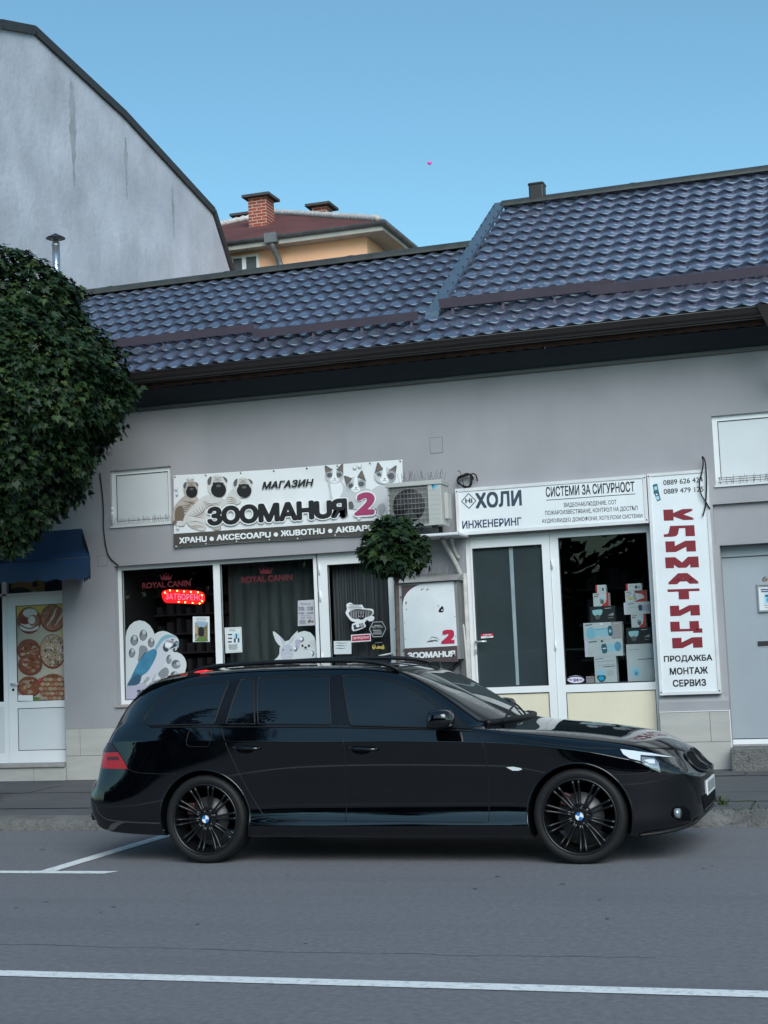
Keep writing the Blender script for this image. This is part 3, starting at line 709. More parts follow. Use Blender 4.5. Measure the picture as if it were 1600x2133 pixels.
b = MB(); nn = 40
M_mort = mat('ridge_mortar', (.45,.42,.40), .9, var=(14,.4))
b.add([(HX0,YH,ze),(HX1,YH,ze),(HX1,HY1,ze),(HX0,HY1,ze),(apx,apy,apz)], [(0,1,4),(1,2,4),(2,3,4),(3,0,4)])
rf = b.build('roof', M_redroof, hs)
for a, c in (((HX1,YH,ze),(apx,apy,apz)),((HX0,YH,ze),(apx,apy,apz))):
    A_, C_ = Vector(a), Vector(c); P = []
    for k in range(61): t = .03+.97*k/60; P.append(A_.lerp(C_, t)+Vector((0,0,.03+.035*(k % 2)+.02*noise.noise(Vector((k*.9,0,0))))))
    MB().tube(P, .085, 6).build('hip_mortar', M_mort, rf)
b = MB(); b.box(HX0, HX1, YH+.02, HY1, ze-.22, ze-.04)
b.build('eaves', mat('eaves_board', (.34,.33,.30), .85, var=(3,.15)), hs)
gp = [(YH+.0-.09*cos(w), ze-.02-.09*sin(w)) for w in (pi*k/8 for k in range(9))]
g_ = MB().sweep(gp, HX0-.1, HX1+.1, 0, True); g_.tube([(HX1+.03, YH-.05, ze-.05), (HX1+.03, HY1, ze-.05)], .085, 8)
g_.build('gutter', mat('zinc', (.10,.105,.11), .5, metal=.4, var=(5,.3)), hs)
wx1 = F(765,520,YH+.4).x; wy = YH+.4
MB().box(HX0+1, wx1, wy, HY1-1, 0, ze-.2).build('wall', M_ochre, hs)
d0 = F(566,495,YH-.05); d1 = F(585,545,wy-.08)
dm = MB().tube([(d0.x,YH-.05,ze-.05),(d0.x+.02,YH-.05,ze-.32),(d1.x-.05,wy-.12,d1.z+.1),(d1.x,wy-.1,d1.z-.1),(d1.x,wy-.1,d1.z-3)], .075, 10); dm.box(d0.x-.16, d0.x+.16, YH-.16, YH+.05, ze-.2, ze+.04)
dm.build('downpipe', mat('zinc_pipe', (.16,.165,.17), .5, metal=.4, var=(5,.25)), hs)
x0, x1, z0, z1 = rectpx((481,536),(541,575), wy); b = MB(); z0 -= .5; frame(b, x0, x1, z0, z1, .06, wy-.04, wy+.06); xm = x0+(x1-x0)*.48; b.box(xm-.05, xm+.05, wy-.045, wy+.05, z0, z1)
wo = b.build('window', M_upvc, hs); MB().box(x0+.05, x1-.05, wy-.01, wy-.004, z0, z1).build('pane', mat('dull_pane', (.10,.11,.12), .08), wo)
def chimney(tl_, br_, Y, capw, dp, dark=False):
    x0, x1, z0, z1 = rectpx(tl_, br_, Y); o = MB().box(x0, x1, Y, Y+dp, z0-.8, z1).build('chimney', M_brick, rf)
    zc_ = z1; MB().box(x0-capw, x1+capw, Y-capw, Y+dp+capw, zc_, zc_+.07).build('chimney_cap', mat('cap_stone', (.06,.06,.06), .9, var=(4,.3)), rf)
    return o
chimney((516.5,413),(556,463), YH+2.3, .13, .55); chimney((649,431.5),(680,449), YH+5.2, .15, .5); chimney((497,452),(520,462), YH+5.6, .2, .4)
# ------------------------------------------------------------------ the parked estate car
CX, CY = -4.97, 11.59            # rear axle, centre line
M_paint = mat('black_car_paint', (.0006, .0009, .0018), .03, spec=.85)
M_cglass = mat('tinted_glass', (.0022, .0032, .005), .01, spec=.85)
M_wglass = mat('windscreen_glass', (.035, .038, .038), .012, spec=1.0)  # base colour lifted to stand in for haze and the interior behind
M_rubber = mat('black_rubber', (.006, .006, .0065), .5, spec=.3)
M_gloss = mat('gloss_black_trim', (.004, .004, .005), .15, spec=.4)
M_tyre = mat('tyre_rubber', (.0085, .0085, .0095), .62, spec=.3, var=(40, .2))
M_rim = mat('black_alloy', (.005, .005, .006), .32, spec=.5)
M_disc = mat('brake_steel', (.09, .09, .095), .45, metal=.8)
M_chrome = mat('chrome', (.75, .77, .8), .12, metal=1)
M_lampwhite = mat('lamp_reflector', (.72, .76, .80), .2, metal=.2)
M_lampgrey = mat('lamp_bowl', (.30, .34, .37), .15, metal=.5)
M_red = mat('red_lamp_plastic', (.20, .003, .006), .12, spec=.5, emit=(.6, .005, .01, .07))
M_reddk = mat('smoked_lamp_plastic', (.012, .002, .003), .08)
M_void = mat('dark_opening', (.002, .002, .0025), .7, spec=.1)
M_white = mat('white_plastic', (.75, .77, .78), .3)
M_bblue = mat('badge_blue', (.02, .16, .42), .25)
def pchip(K, x):
    n = len(K)
    if x <= K[0][0]: return K[0][1]
    if x >= K[-1][0]: return K[-1][1]
    d = [(K[i+1][1]-K[i][1])/(K[i+1][0]-K[i][0]) for i in range(n-1)]
    def m(i):
        if i == 0: return d[0]
        if i == n-1: return d[-1]
        if d[i-1]*d[i] <= 0: return 0
        return 2*d[i-1]*d[i]/(d[i-1]+d[i])
    for i in range(n-1):
        if K[i][0] <= x <= K[i+1][0]:
            h = K[i+1][0]-K[i][0]; t = (x-K[i][0])/h
            return K[i][1]*(2*t**3-3*t*t+1)+m(i)*h*(t**3-2*t*t+t)+K[i+1][1]*(3*t*t-2*t**3)+m(i+1)*h*(t**3-t*t)
KT = [(-1.125,.50),(-1.1,.70),(-1.06,.83),(-.98,.92),(-.85,.975),(-.6,1),(2.9,1),(3.15,.985),(3.33,.945),(3.47,.87),(3.58,.77),(3.66,.63),(3.70,.48),(3.715,.36)]
KT2 = [(-1.06,.78),(-.95,.81),(-.85,.85),(-.7,.915),(-.55,.97),(-.4,1)]
KB = [(-1.125,.45),(-1.08,.36),(-1.0,.29),(-.85,.235),(-.6,.215),(-.37,.205),(.4,.19),(2.45,.18),(3.2,.185),(3.5,.205),(3.64,.235),(3.715,.30)]
ROWS = [  # ((x, y)...), ((x, z)...) per feature line, sill to roof centre
 ([(0,.70)], [(-1.125,.47),(-1.0,.31),(-.6,.235),(3.2,.2),(3.6,.25),(3.715,.33)]),
 ([(0,.865)], KB),
 ([(-.9,.90),(-.3,.905),(.5,.945),(2.4,.945),(3.0,.915)], [(x, z+.085) for x, z in KB]),
 ([(-.9,.905),(-.3,.915),(.35,.878),(2.5,.878),(2.9,.905)], [(-1.125,.54),(-1.0,.40),(-.6,.36),(3.3,.35),(3.715,.41)]),
 ([(-.9,.905),(0,.921),(.6,.907),(2.3,.905),(2.9,.918)], [(-1.125,.59),(-1.05,.55),(-.9,.56),(0,.62),(2.9,.60),(3.4,.55),(3.715,.50)]),
 ([(-.9,.90),(0,.915),(1,.918),(2.9,.912)], [(-1.125,.625),(-1.06,.66),(-1.045,.74),(-1.02,.85),(-.9,.925),(-.784,.938),(.784,.905),(2.23,.868),(2.9,.80),(3.2,.735),(3.5,.66),(3.715,.55)]),
 ([(-1.0,.84),(-.6,.858),(1,.866),(2.1,.862),(2.7,.835),(3.2,.785),(3.5,.72)], [(-1.125,.64),(-1.06,.69),(-1.045,.80),(-1.02,.90),(-.9,1.03),(-.488,1.058),(.1,1.04),(1.1,1.016),(1.8,.992),(2.145,.965),(2.41,.925),(2.72,.885),(3.0,.85),(3.2,.818),(3.4,.762),(3.55,.70),(3.65,.64),(3.715,.57)]),
 ([(-1.0,.80),(-.6,.785),(0,.778),(1.4,.778),(1.9,.80),(2.1,.80),(2.3,.74),(3.2,.65),(3.5,.60)], [(-1.125,.65),(-1.06,.70),(-1.045,.83),(-1.02,.93),(-.9,1.055),(-.65,1.135),(-.2,1.23),(.4,1.24),(1.3,1.22),(1.7,1.12),(1.9,1.03),(2.1,.975),(2.3,.955),(2.72,.91),(3.2,.842),(3.4,.79),(3.55,.725),(3.65,.66),(3.715,.58)]),
 ([(-1.0,.76),(-.65,.70),(-.3,.655),(0,.64),(1.3,.645),(1.62,.675),(1.92,.735),(2.08,.765),(2.3,.64),(3.2,.52),(3.5,.48)], [(-1.125,.655),(-1.06,.705),(-1.045,.85),(-1.02,.96),(-.9,1.10),(-.65,1.245),(-.476,1.322),(-.22,1.397),(0,1.42),(.2,1.428),(.96,1.423),(1.38,1.396),(1.61,1.322),(1.774,1.215),(1.936,1.095),(2.08,1.01),(2.25,.966),(2.72,.925),(3.2,.858),(3.4,.808),(3.55,.74),(3.65,.67),(3.715,.585)]),
 ([(-1.0,.66),(-.65,.60),(-.3,.57),(0,.56),(1.3,.56),(1.62,.60),(1.92,.65),(2.1,.66),(2.3,.5),(3.2,.38)], [(-1.125,.66),(-1.06,.71),(-1.045,.87),(-1.02,.99),(-.9,1.18),(-.7,1.34),(-.515,1.385),(-.218,1.437),(0,1.452),(.2,1.459),(.96,1.454),(1.38,1.424),(1.63,1.352),(1.9,1.205),(2.12,1.04),(2.28,.975),(2.72,.935),(3.2,.868),(3.4,.82),(3.55,.752),(3.65,.68),(3.715,.59)]),
 ([(-1,.34),(0,.31),(1.5,.32),(2.2,.36),(2.5,.26),(3.2,.2)], [(-1.125,.665),(-1.06,.715),(-1.045,.88),(-1.02,1.01),(-.9,1.21),(-.72,1.39),(-.5,1.437),(0,1.472),(.5,1.476),(1.1,1.462),(1.42,1.424),(1.8,1.268),(2.2,1.052),(2.35,.99),(2.5,.966),(2.87,.932),(3.27,.868),(3.45,.815),(3.56,.765),(3.65,.69),(3.715,.595)]),
 ([(0,0)], [(-1.125,.665),(-1.06,.715),(-1.045,.885),(-1.02,1.02),(-.9,1.22),(-.72,1.40),(-.5,1.446),(0,1.48),(.5,1.483),(1.1,1.468),(1.45,1.425),(1.824,1.268),(2.25,1.04),(2.38,.99),(2.5,.972),(2.87,.938),(3.27,.874),(3.45,.82),(3.56,.77),(3.65,.695),(3.715,.6)]),
]
XS = [-1.125,-1.11,-1.085,-1.062,-1.035,-1.01,-.985,-.965,-.945,-.91,-.86,-.8,-.68,-.55,-.4,-.22,0,.25,.55,.85,1.15,1.35,1.5,1.65,1.8,1.95,2.08,2.2,2.32,2.42,2.6,2.85,3.05,3.2,3.33,3.44,3.53,3.6,3.655,3.69,3.712]
NR = len(ROWS)+2
def car_body():
    b = bmesh.new(); L = []; 
    for x in XS:
        t = pchip(KT, x); t2 = pchip(KT2, x); row = []
        for r, (ky, kz) in enumerate(ROWS):
            xw = x-(.075*min(1, max(0, (-.6-x)/.35)) if r >= 5 else 0)+(.05*min(1, max(0, (x-3.3)/.25)) if r >= 6 else 0); row.append((pchip(ky, x)*t*(1 if r < 5 else (t2*2+1)/3 if r == 5 else t2), pchip(kz, xw)))
        L2 = lambda a, c, t_: (a[0]+(c[0]-a[0])*t_, a[1]+(c[1]-a[1])*t_)
        row = row[:5]+[L2(row[4], row[5], .86), row[5], L2(row[5], row[6], .18)]+row[6:]
        near = [b.verts.new((CX+x, CY-y, z)) for y, z in row]
        far = [b.verts.new((CX+x, CY+y, z)) for y, z in row[:-1]]+[near[-1]]
        L.append((near, far))
    cr = b.edges.layers.float.new('crease_edge')
    for i in range(len(XS)-1):
        (n0, f0), (n1, f1) = L[i], L[i+1]
        for k in range(NR-1):
            b.faces.new((n0[k], n1[k], n1[k+1], n0[k+1])); b.faces.new((f0[k+1], f1[k+1], f1[k], f0[k]))
        b.faces.new((f0[0], f1[0], n1[0], n0[0]))
    for (n, f) in (L[0], L[-1]):
        for k in range(NR-2): b.faces.new((n[k], n[k+1], f[k+1], f[k]))
        b.faces.new((n[NR-2], n[NR-1], f[NR-2]))
    for i in range(len(XS)-1):
        for s in (0, 1):
            for k, w in ((6, .8), (1, .5), (8, .25)):
                if -1 < XS[i] < 3.3:
                    e = b.edges.get((L[i][s][k], L[i+1][s][k]))
                    if e: e[cr] = w
    bmesh.ops.recalc_face_normals(b, faces=b.faces)
    me = bpy.data.meshes.new('body'); b.to_mesh(me); b.free()
    o = bpy.data.objects.new('body', me); COL.objects.link(o)
    m = o.modifiers.new('s', 'SUBSURF'); m.levels = 3; m.render_levels = 3
    cut = MB()
    for ax in (0, 2.886):
        for sg in (-1, 1):
            cut.cyl((CX+ax, CY+sg*1.2, .335), (CX+ax, CY+sg*.56, .335), .368, n=96, smooth=True)
    co = cut.build('cut', M_void)
    dg = bpy.context.evaluated_depsgraph_get(); dg.update()
    solid = bpy.data.meshes.new_from_object(o.evaluated_get(dg))
    bv = BVHTree.FromPolygons([v.co.copy() for v in solid.vertices], [tuple(p.vertices) for p in solid.polygons])
    m2 = o.modifiers.new('b', 'BOOLEAN'); m2.operation = 'DIFFERENCE'; m2.object = co; m2.solver = 'EXACT'
    dg = bpy.context.evaluated_depsgraph_get(); dg.update()
    me2 = bpy.data.meshes.new_from_object(o.evaluated_get(dg))
    o.modifiers.clear(); o.data = me2; bpy.data.objects.remove(co)
    me2.materials.clear(); me2.materials.append(M_paint); me2.materials.append(M_void)
    for p in me2.polygons:
        p.use_smooth = True; p.material_index = 0
        c = p.center
        for ax in (0, 2.886):
            r = math.hypot(c.x-CX-ax, c.z-.335)
            if r < .372 and abs(c.y-CY) < .95 and (abs(r-.368) < .004 and abs(p.normal.y) < .5 or abs(p.normal.y) > .9 and r < .36): p.material_index = 1
    me2.set_sharp_from_angle(angle=math.radians(40))
    return o, bv
car = thing('parked_car', 'glossy black estate car with black wheels parked along the kerb', 'car', (CX+1.4, CY, 0))
body, BV = car_body(); attach(body, car)
def hitpx(px, py):
    h = BV.ray_cast(CAM, ray(px, py).normalized())
    return h[0] if h[0] else F(px, py, CY-.75)
AX = {'y': (Vector((0, 1, 0)), 0, 2), 'z': (Vector((0, 0, -1)), 0, 1), 'x': (Vector((-1, 0, 0)), 1, 2)}
def onto(p, ax, off):
    d, i, j = AX[ax]; o = Vector(p)-d*4
    if ax == 'y': o.y = CY-3
    h, n, _, _ = BV.ray_cast(o, d)
    if h is None:
        h, n, _, _ = BV.find_nearest(Vector(p))
    if n.dot(d) > 0: n = -n
    return h+n*off
def panel(name, pts, m, off=.003, ax='y', cell=.035, parent=None, both=False, thick=0):
    """a pane or lamp cut to an outline and laid on the body shell"""
    d, i, j = AX[ax]; b = bmesh.new()
    def up(a, c):
        p = [0, 0, 0]; p[i] = a; p[j] = c; return p
    if ax == 'y': base = [up(p[0], p[2]) for p in pts]
    elif ax == 'z': base = [up(p[0], p[1]) for p in pts]
    else: base = [up(p[1], p[2]) for p in pts]
    f = b.faces.new([b.verts.new(p) for p in base])
    for k in (i, j):
        lo = min(p[k] for p in base); hi = max(p[k] for p in base); c = lo+cell*.5
        while c < hi:
            co = [0, 0, 0]; co[k] = c; no = [0, 0, 0]; no[k] = 1
            bmesh.ops.bisect_plane(b, geom=b.verts[:]+b.edges[:]+b.faces[:], plane_co=co, plane_no=no, dist=1e-5)
            c += cell
    for v in b.verts:
        p = v.co.copy()
        if ax == 'z': p.z = 2
        if ax == 'x': p.x = CX+4
        v.co = onto(p, ax, off)
    for fc in b.faces:
        fc.smooth = True
        fc.normal_update()
        if fc.normal.dot(d) > 0: fc.normal_flip()
    me = bpy.data.meshes.new(name); b.to_mesh(me); b.free(); me.materials.append(m)
    o = bpy.data.objects.new(name, me); COL.objects.link(o); attach(o, parent or car)
    if both:
        b = bmesh.new(); b.from_mesh(me)
        for v in b.verts: v.co.y = 2*CY-v.co.y
        bmesh.ops.reverse_faces(b, faces=b.faces)
        m2 = bpy.data.meshes.new(name); b.to_mesh(m2); b.free(); m2.materials.append(m)
        o2 = bpy.data.objects.new(name, m2); COL.objects.link(o2); attach(o2, parent if parent else car)
    return o
def surf(pts, off=0., step=.03, ax='y', closed=False):
    """follow the shell through 3-D points"""
    P = list(pts)+([pts[0]] if closed else []); out = []
    for a, c in zip(P[:-1], P[1:]):
        n = max(1, int((c-a).length/step))
        for k in range(n): out.append(onto(a.lerp(c, k/n), ax, off))
    if not closed: out.append(onto(P[-1], ax, off))
    return out
def mir(pts): return [Vector((p.x, 2*CY-p.y, p.z)) for p in pts]
def seam(px, r=.0035, m=None, off=-.001, name='panel_gap', smooth=True, closed=False, hitc=True):
    pts = [hitpx(*p) for p in px]
    if smooth and len(pts) > 2: pts = catmull(pts, 5, closed)
    s = surf(pts, off, closed=closed)
    for q in (s, mir(s)): MB().tube(q, r, 6, closed=closed).build(name, M_rubber, car)
def win(name, px, frame=True):
    pts = [hitpx(*p) for p in px]
    o = panel(name, pts, M_cglass, .0035, both=True)
    s = surf(pts, .002, closed=True)
    MB().tube(s, .0065, 6, closed=True).build('window_seal', M_rubber, o)
    return o
win('side_window', [(298,1503),(304,1492),(314,1479),(325,1467),(338,1455),(352,1445),(365,1437),(380,1431),(398,1427),(418,1424),(450,1421),(479,1419.5),(446,1508.5),(311,1511.5)])
win('side_window', [(502,1417),(531,1413),(531,1508.5),(471,1508.5)])
win('side_window', [(538,1412.5),(600,1410),(687,1408),(690,1509.5),(538,1508.5)])
win('side_window', [(714,1408),(738,1408.5),(761,1410),(785,1412.5),(808,1417),(828,1423),(845,1429),(862,1438),(880,1449),(900,1463),(920,1478),(936,1515.5),(880,1515.5),(731,1511.5)])
# black pillar covers between the side windows
for q in ([(481,1419),(500,1417),(470,1508),(448,1509)], [(689,1407),(712,1407),(729,1511),(692,1510)]):
    panel('pillar_cover', [hitpx(*p) for p in q], M_gloss, .0025)
panel('mirror_base', [hitpx(*p) for p in ((922,1480),(984,1519),(938,1516))], M_rubber, .004)
for px in ([(460,1512),(464,1526),(478,1568),(500,1615),(525,1660),(545,1692),(562,1704),(600,1709),(800,1711),(1016,1713)],
           [(703,1404),(709,1511),(714,1535),(719,1580),(720,1710)],
           [(986,1521),(1003,1543),(1012,1575),(1017,1620),(1018,1712)],
           [(1022,1511),(1047,1528),(1077,1540),(1120,1547),(1202,1556),(1288,1560)],
           [(1270,1616),(1284,1614),(1320,1613),(1344,1610),(1357,1606)],
           [(268,1602),(285,1609),(330,1612),(366,1613)]):
    seam(px)
seam([(396,1523),(416,1521.5),(437,1522),(440,1530),(436,1550),(429,1555),(400,1555),(391,1553),(388,1546),(392,1529)], .003, closed=True)
seam([(312,1515),(450,1514),(705,1515),(890,1519.5),(984,1522.5)], .006, off=.001, smooth=False, name='waist_strip')
# wheel-arch lips
for ax in (0, 2.886):
    for sg in (0, 1):
        P = []
        for k in range(49):
            w = math.radians(-20+220*k/48); p = Vector((CX+ax+.373*cos(w), CY-1, .335+.373*sin(w)))
            if p.z > .2: P.append(onto(p, 'y', .002))
        MB().tube(P if sg == 0 else mir(P), .007, 6).build('arch_lip', M_paint, car)
# windscreen, rear screen
def zpoly(pp): return [Vector((CX+x, CY+y, 0)) for x, y in pp]
ws = [(1.44,-.0),(1.43,-.25),(1.40,-.47),(1.42,-.545),(1.60,-.595),(1.8,-.637),(2.0,-.672),(2.13,-.69),(2.17,-.66),(2.24,-.50),(2.31,-.28),(2.335,0)]
ws = ws+[(x, -y) for x, y in ws[-2:0:-1]]
wsp = panel('windscreen', zpoly(ws), M_wglass, .004, 'z', .05)
MB().tube(surf([Vector((p.x, p.y, 2)) for p in zpoly(ws)], .003, ax='z', closed=True), .008, 6, closed=True).build('windscreen_seal', M_rubber, wsp)
cowl = [(2.19,-.68),(2.27,-.50),(2.34,-.28),(2.365,0),(2.34,.28),(2.27,.5),(2.19,.68)]
cw = [Vector((CX+x, CY+y, 2)) for x, y in cowl]
MB().tube(surf(catmull(cw, 4), .008, ax='z'), .022, 8).build('cowl', M_rubber, car)
for y0, y1 in ((-.55, .02), (-.05, .5)):
    a = Vector((CX+2.30, CY+y0*.6, 2)); c = Vector((CX+2.12, CY+y1, 2))
    wp = MB().tube(surf([Vector((CX+2.34-abs(y0)*.1, CY+y0, 2)), Vector((CX+2.22-abs(y1)*.2, CY+y1, 2))], .02, ax='z'), .008, 6)
    wp.build('wiper', M_rubber, car)
rs = [(-1.015,-.6),(-.78,-.5),(-.78,.5),(-1.015,.6)]
panel('rear_screen', zpoly(rs), M_cglass, .004, 'z', .04)
# bonnet shut line and rear spoiler
sp = MB()
prof = [(-.46,1.450),(-.62,1.437),(-.80,1.385),(-.806,1.372),(-.76,1.36),(-.66,1.36)]
vs = []; fs = []
ys = [-.55,-.535,-.46,-.25,0,.25,.46,.535,.55]
for y in ys:
    dr = -.055*(abs(y)/.6)**2; sh = .22*(abs(y)/.6)**2
    vs += [(CX+x+sh*(1 if x < -.6 else .3), CY+y, z+dr) for x, z in prof]
n = len(prof)
for a in range(len(ys)-1):
    for k in range(n): fs.append((a*n+k, a*n+(k+1) % n, (a+1)*n+(k+1) % n, (a+1)*n+k))
fs += [list(range(n))[::-1], [(len(ys)-1)*n+k for k in range(n)]]
sp.add(vs, fs, 0, True)
sp = sp.build('roof_spoiler', M_paint, car)
q0, q1 = F(404,1401,CY-.58), F(434,1397,CY-.58); bl = MB().tube([q0, q0.lerp(q1,.3), q0.lerp(q1,.8), q1], [.002,.009,.009,.003], 8); bl.build('brake_lamp', mat('bright_red_lamp', (.5, .02, .03), .2, emit=(.9, .03, .04, .35)), sp)
# roof rails
for sg in (-1, 1):
    P = [(-.27,.555,1.415),(-.20,.562,1.458),(-.1,.565,1.482),(.05,.565,1.493),(.5,.565,1.503),(1.0,.565,1.494),(1.25,.568,1.476),(1.40,.575,1.448),(1.50,.582,1.405)]
    r = MB().tube(catmull([(CX+x, CY+sg*y, z) for x, y, z in P], 5), .017, 10)
    for x in (-.21, 1.45): r.box(CX+x-.05, CX+x+.05, CY+sg*.57-.015, CY+sg*.57+.015, 1.40, 1.445)
    r.build('roof_rail', M_rim, car)
fin = MB().add([(CX-.36,CY-.02,1.455),(CX-.36,CY+.02,1.455),(CX-.20,CY+.02,1.462),(CX-.20,CY-.02,1.462),(CX-.35,CY,1.505),(CX-.31,CY,1.51)], [(0,3,2,1),(0,1,4),(1,2,5,4),(2,3,5),(3,0,4,5)])
fin.build('aerial', M_paint, car)
# door mirrors
for sg in (-1, 1):
    b = bmesh.new(); bmesh.ops.create_cube(b, size=1)
    for v in b.verts:
        x, y, z = v.co
        v.co = Vector((x*.205*(1-.2*(z > 0)), y*.22, z*.155*(1-.22*(x > 0)))) + Vector((0, 0, .01*x))
    bmesh.ops.subdivide_edges(b, edges=b.edges, cuts=1, use_grid_fill=True)
    for k in range(3): bmesh.ops.smooth_vert(b, verts=b.verts, factor=.18, use_axis_x=True, use_axis_y=True, use_axis_z=True)
    for v in b.verts: v.co = v.co*1.13+Vector((CX+1.93, CY+sg*.985, 1.045))
    for f in b.faces: f.smooth = True
    me = bpy.data.meshes.new('door_mirror'); b.to_mesh(me); b.free(); me.materials.append(M_paint)
    o = bpy.data.objects.new('door_mirror', me); COL.objects.link(o); attach(o, car)
    md = o.modifiers.new('s', 'SUBSURF'); md.levels = md.render_levels = 2
    MB().tube([(CX+1.95, CY+sg*.80, .995), (CX+1.94, CY+sg*.90, 1.0), (CX+1.93, CY+sg*.97, 1.02)], [.035, .03, .03], 8).build('mirror_arm', M_rubber, o)
# door handles
for a, c in (((487,1556.5),(541,1559)), ((726,1558),(786,1560.5))):
    A, B = hitpx(*a), hitpx(*c)
    pts = [onto(A.lerp(B, t), 'y', o) for t, o in ((0,.004),(.12,.03),(.5,.036),(.88,.03),(1,.004))]
    h = MB().tube(catmull(pts, 4), .013, 8)
    o = h.build('door_handle', M_paint, car)
    mid = A.lerp(B, .45)
    MB().poly([onto(mid+Vector((.075*cos(w), 0, -.012+.032*sin(w))), 'y', .0015) for w in (2*pi*k/24 for k in range(24))]).build('handle_recess', M_void, o)
# lamps
hl = panel('headlight', [hitpx(*p) for p in ((1289,1559.5),(1296,1573),(1311,1583),(1333,1588),(1357,1604),(1374,1611.5),(1395,1615),(1417,1612),(1434,1606),(1424,1588),(1410,1577.5),(1388,1573),(1357,1567.5),(1320,1562.5))], mat('lamp_lens', (.012, .013, .014), .02, spec=.6), .003, cell=.02, both=True)
panel('lamp_reflector', [hitpx(*p) for p in ((1292,1561.5),(1320,1565),(1357,1570),(1388,1575.5),(1402,1578.5),(1370,1576),(1334,1573.5),(1334,1586),(1312,1581),(1298,1572))], M_lampwhite, .0055, cell=.02, parent=hl)
panel('lamp_bowl', [hitpx(*p) for p in ((1336,1577),(1362,1580),(1372,1590),(1376,1609),(1358,1602),(1336,1587))], M_lampgrey, .0055, cell=.02, parent=hl)
panel('lamp_bulb', [hitpx(*p) for p in ((1340,1585),(1352,1583),(1363,1584),(1364,1592),(1352,1591))], M_lampwhite, .0075, cell=.02, parent=hl)
tl = panel('tail_light', [hitpx(*p) for p in ((212.5,1600),(214.5,1568),(246.5,1567),(257,1583),(267,1601.5),(240,1601.5))], M_red, .004, cell=.03, both=True)
panel('smoked_lens', [hitpx(*p) for p in ((214.7,1566.5),(217,1550),(222,1548),(234,1548),(246,1566))], M_reddk, .004, cell=.03, parent=tl)
panel('lamp_bars', [hitpx(*p) for p in ((224,1577),(246,1576),(250,1583),(225,1584))], mat('lamp_band_red', (.06,.004,.006), .2), .0055, cell=.03, parent=tl)
panel('indicator', [hitpx(*p) for p in ((1055,1598),(1070,1597),(1086,1600),(1088,1603),(1080,1605),(1068,1605))], M_lampwhite, .006, cell=.02)
fr = [hitpx(*p) for p in ((1401,1684),(1410,1679),(1428,1680),(1437,1690),(1439,1710),(1412,1709),(1402,1702))]
fo = panel('fog_lamp_recess', fr, M_void, .003, cell=.03, both=True)
fc = hitpx(1408, 1694)
MB().cyl(fc+Vector((.0,-.004,0)), fc+Vector((.03,-.012,0)), .036, .034, 20).build('fog_lamp', M_lampgrey, fo)
# nose: kidney grilles, number plate, lower intake, splitter
for sg in (-1, 1):
    K = [Vector((CX+4, CY+sg*y, z)) for y, z in ((.03,.70),(.16,.715),(.30,.70),(.35,.66),(.33,.60),(.24,.575),(.08,.575),(.03,.60))]
    K = catmull(K, 3, True)
    ko = panel('grille', K, M_void, .004, 'x', .03)
    MB().tube(surf(K, .005, ax='x', closed=True), .010, 8, closed=True).build('grille_surround', M_rim, ko)
li = [Vector((CX+4, CY+y, z)) for y, z in ((-.45,.42),(.45,.42),(.40,.30),(-.40,.30))]
panel('lower_intake', li, M_void, .003, 'x', .05)
pl = MB().box(CX+3.708, CX+3.718, CY-.26, CY+.26, .405, .512)
po = pl.build('number_plate', [M_white], car, bevel=.003)
for k in range(8):
    y = CY-.21+k*.057; MB().box(CX+3.7182, CX+3.7195, y, y+.018, .425, .495).build('plate_character', M_rubber, po)
sx = [3.3,3.4,3.48,3.55,3.61,3.65,3.68]; sq = [(CX+x-.01, CY-.865*pchip(KT, x)+.012, pchip(KB, x)+.002) for x in sx]+[(CX+3.70, CY, .285)]; sq += [(x, 2*CY-y, z) for x, y, z in sq[-2::-1]]
MB().tube(catmull(sq, 5), .012, 8).build('splitter', M_rubber, car)
for sg in (-1, 1):
    MB().cyl((CX-1.16, CY+sg*.52, .33), (CX-.95, CY+sg*.52, .33), .042, n=20).build('exhaust_pipe', M_rim, car)
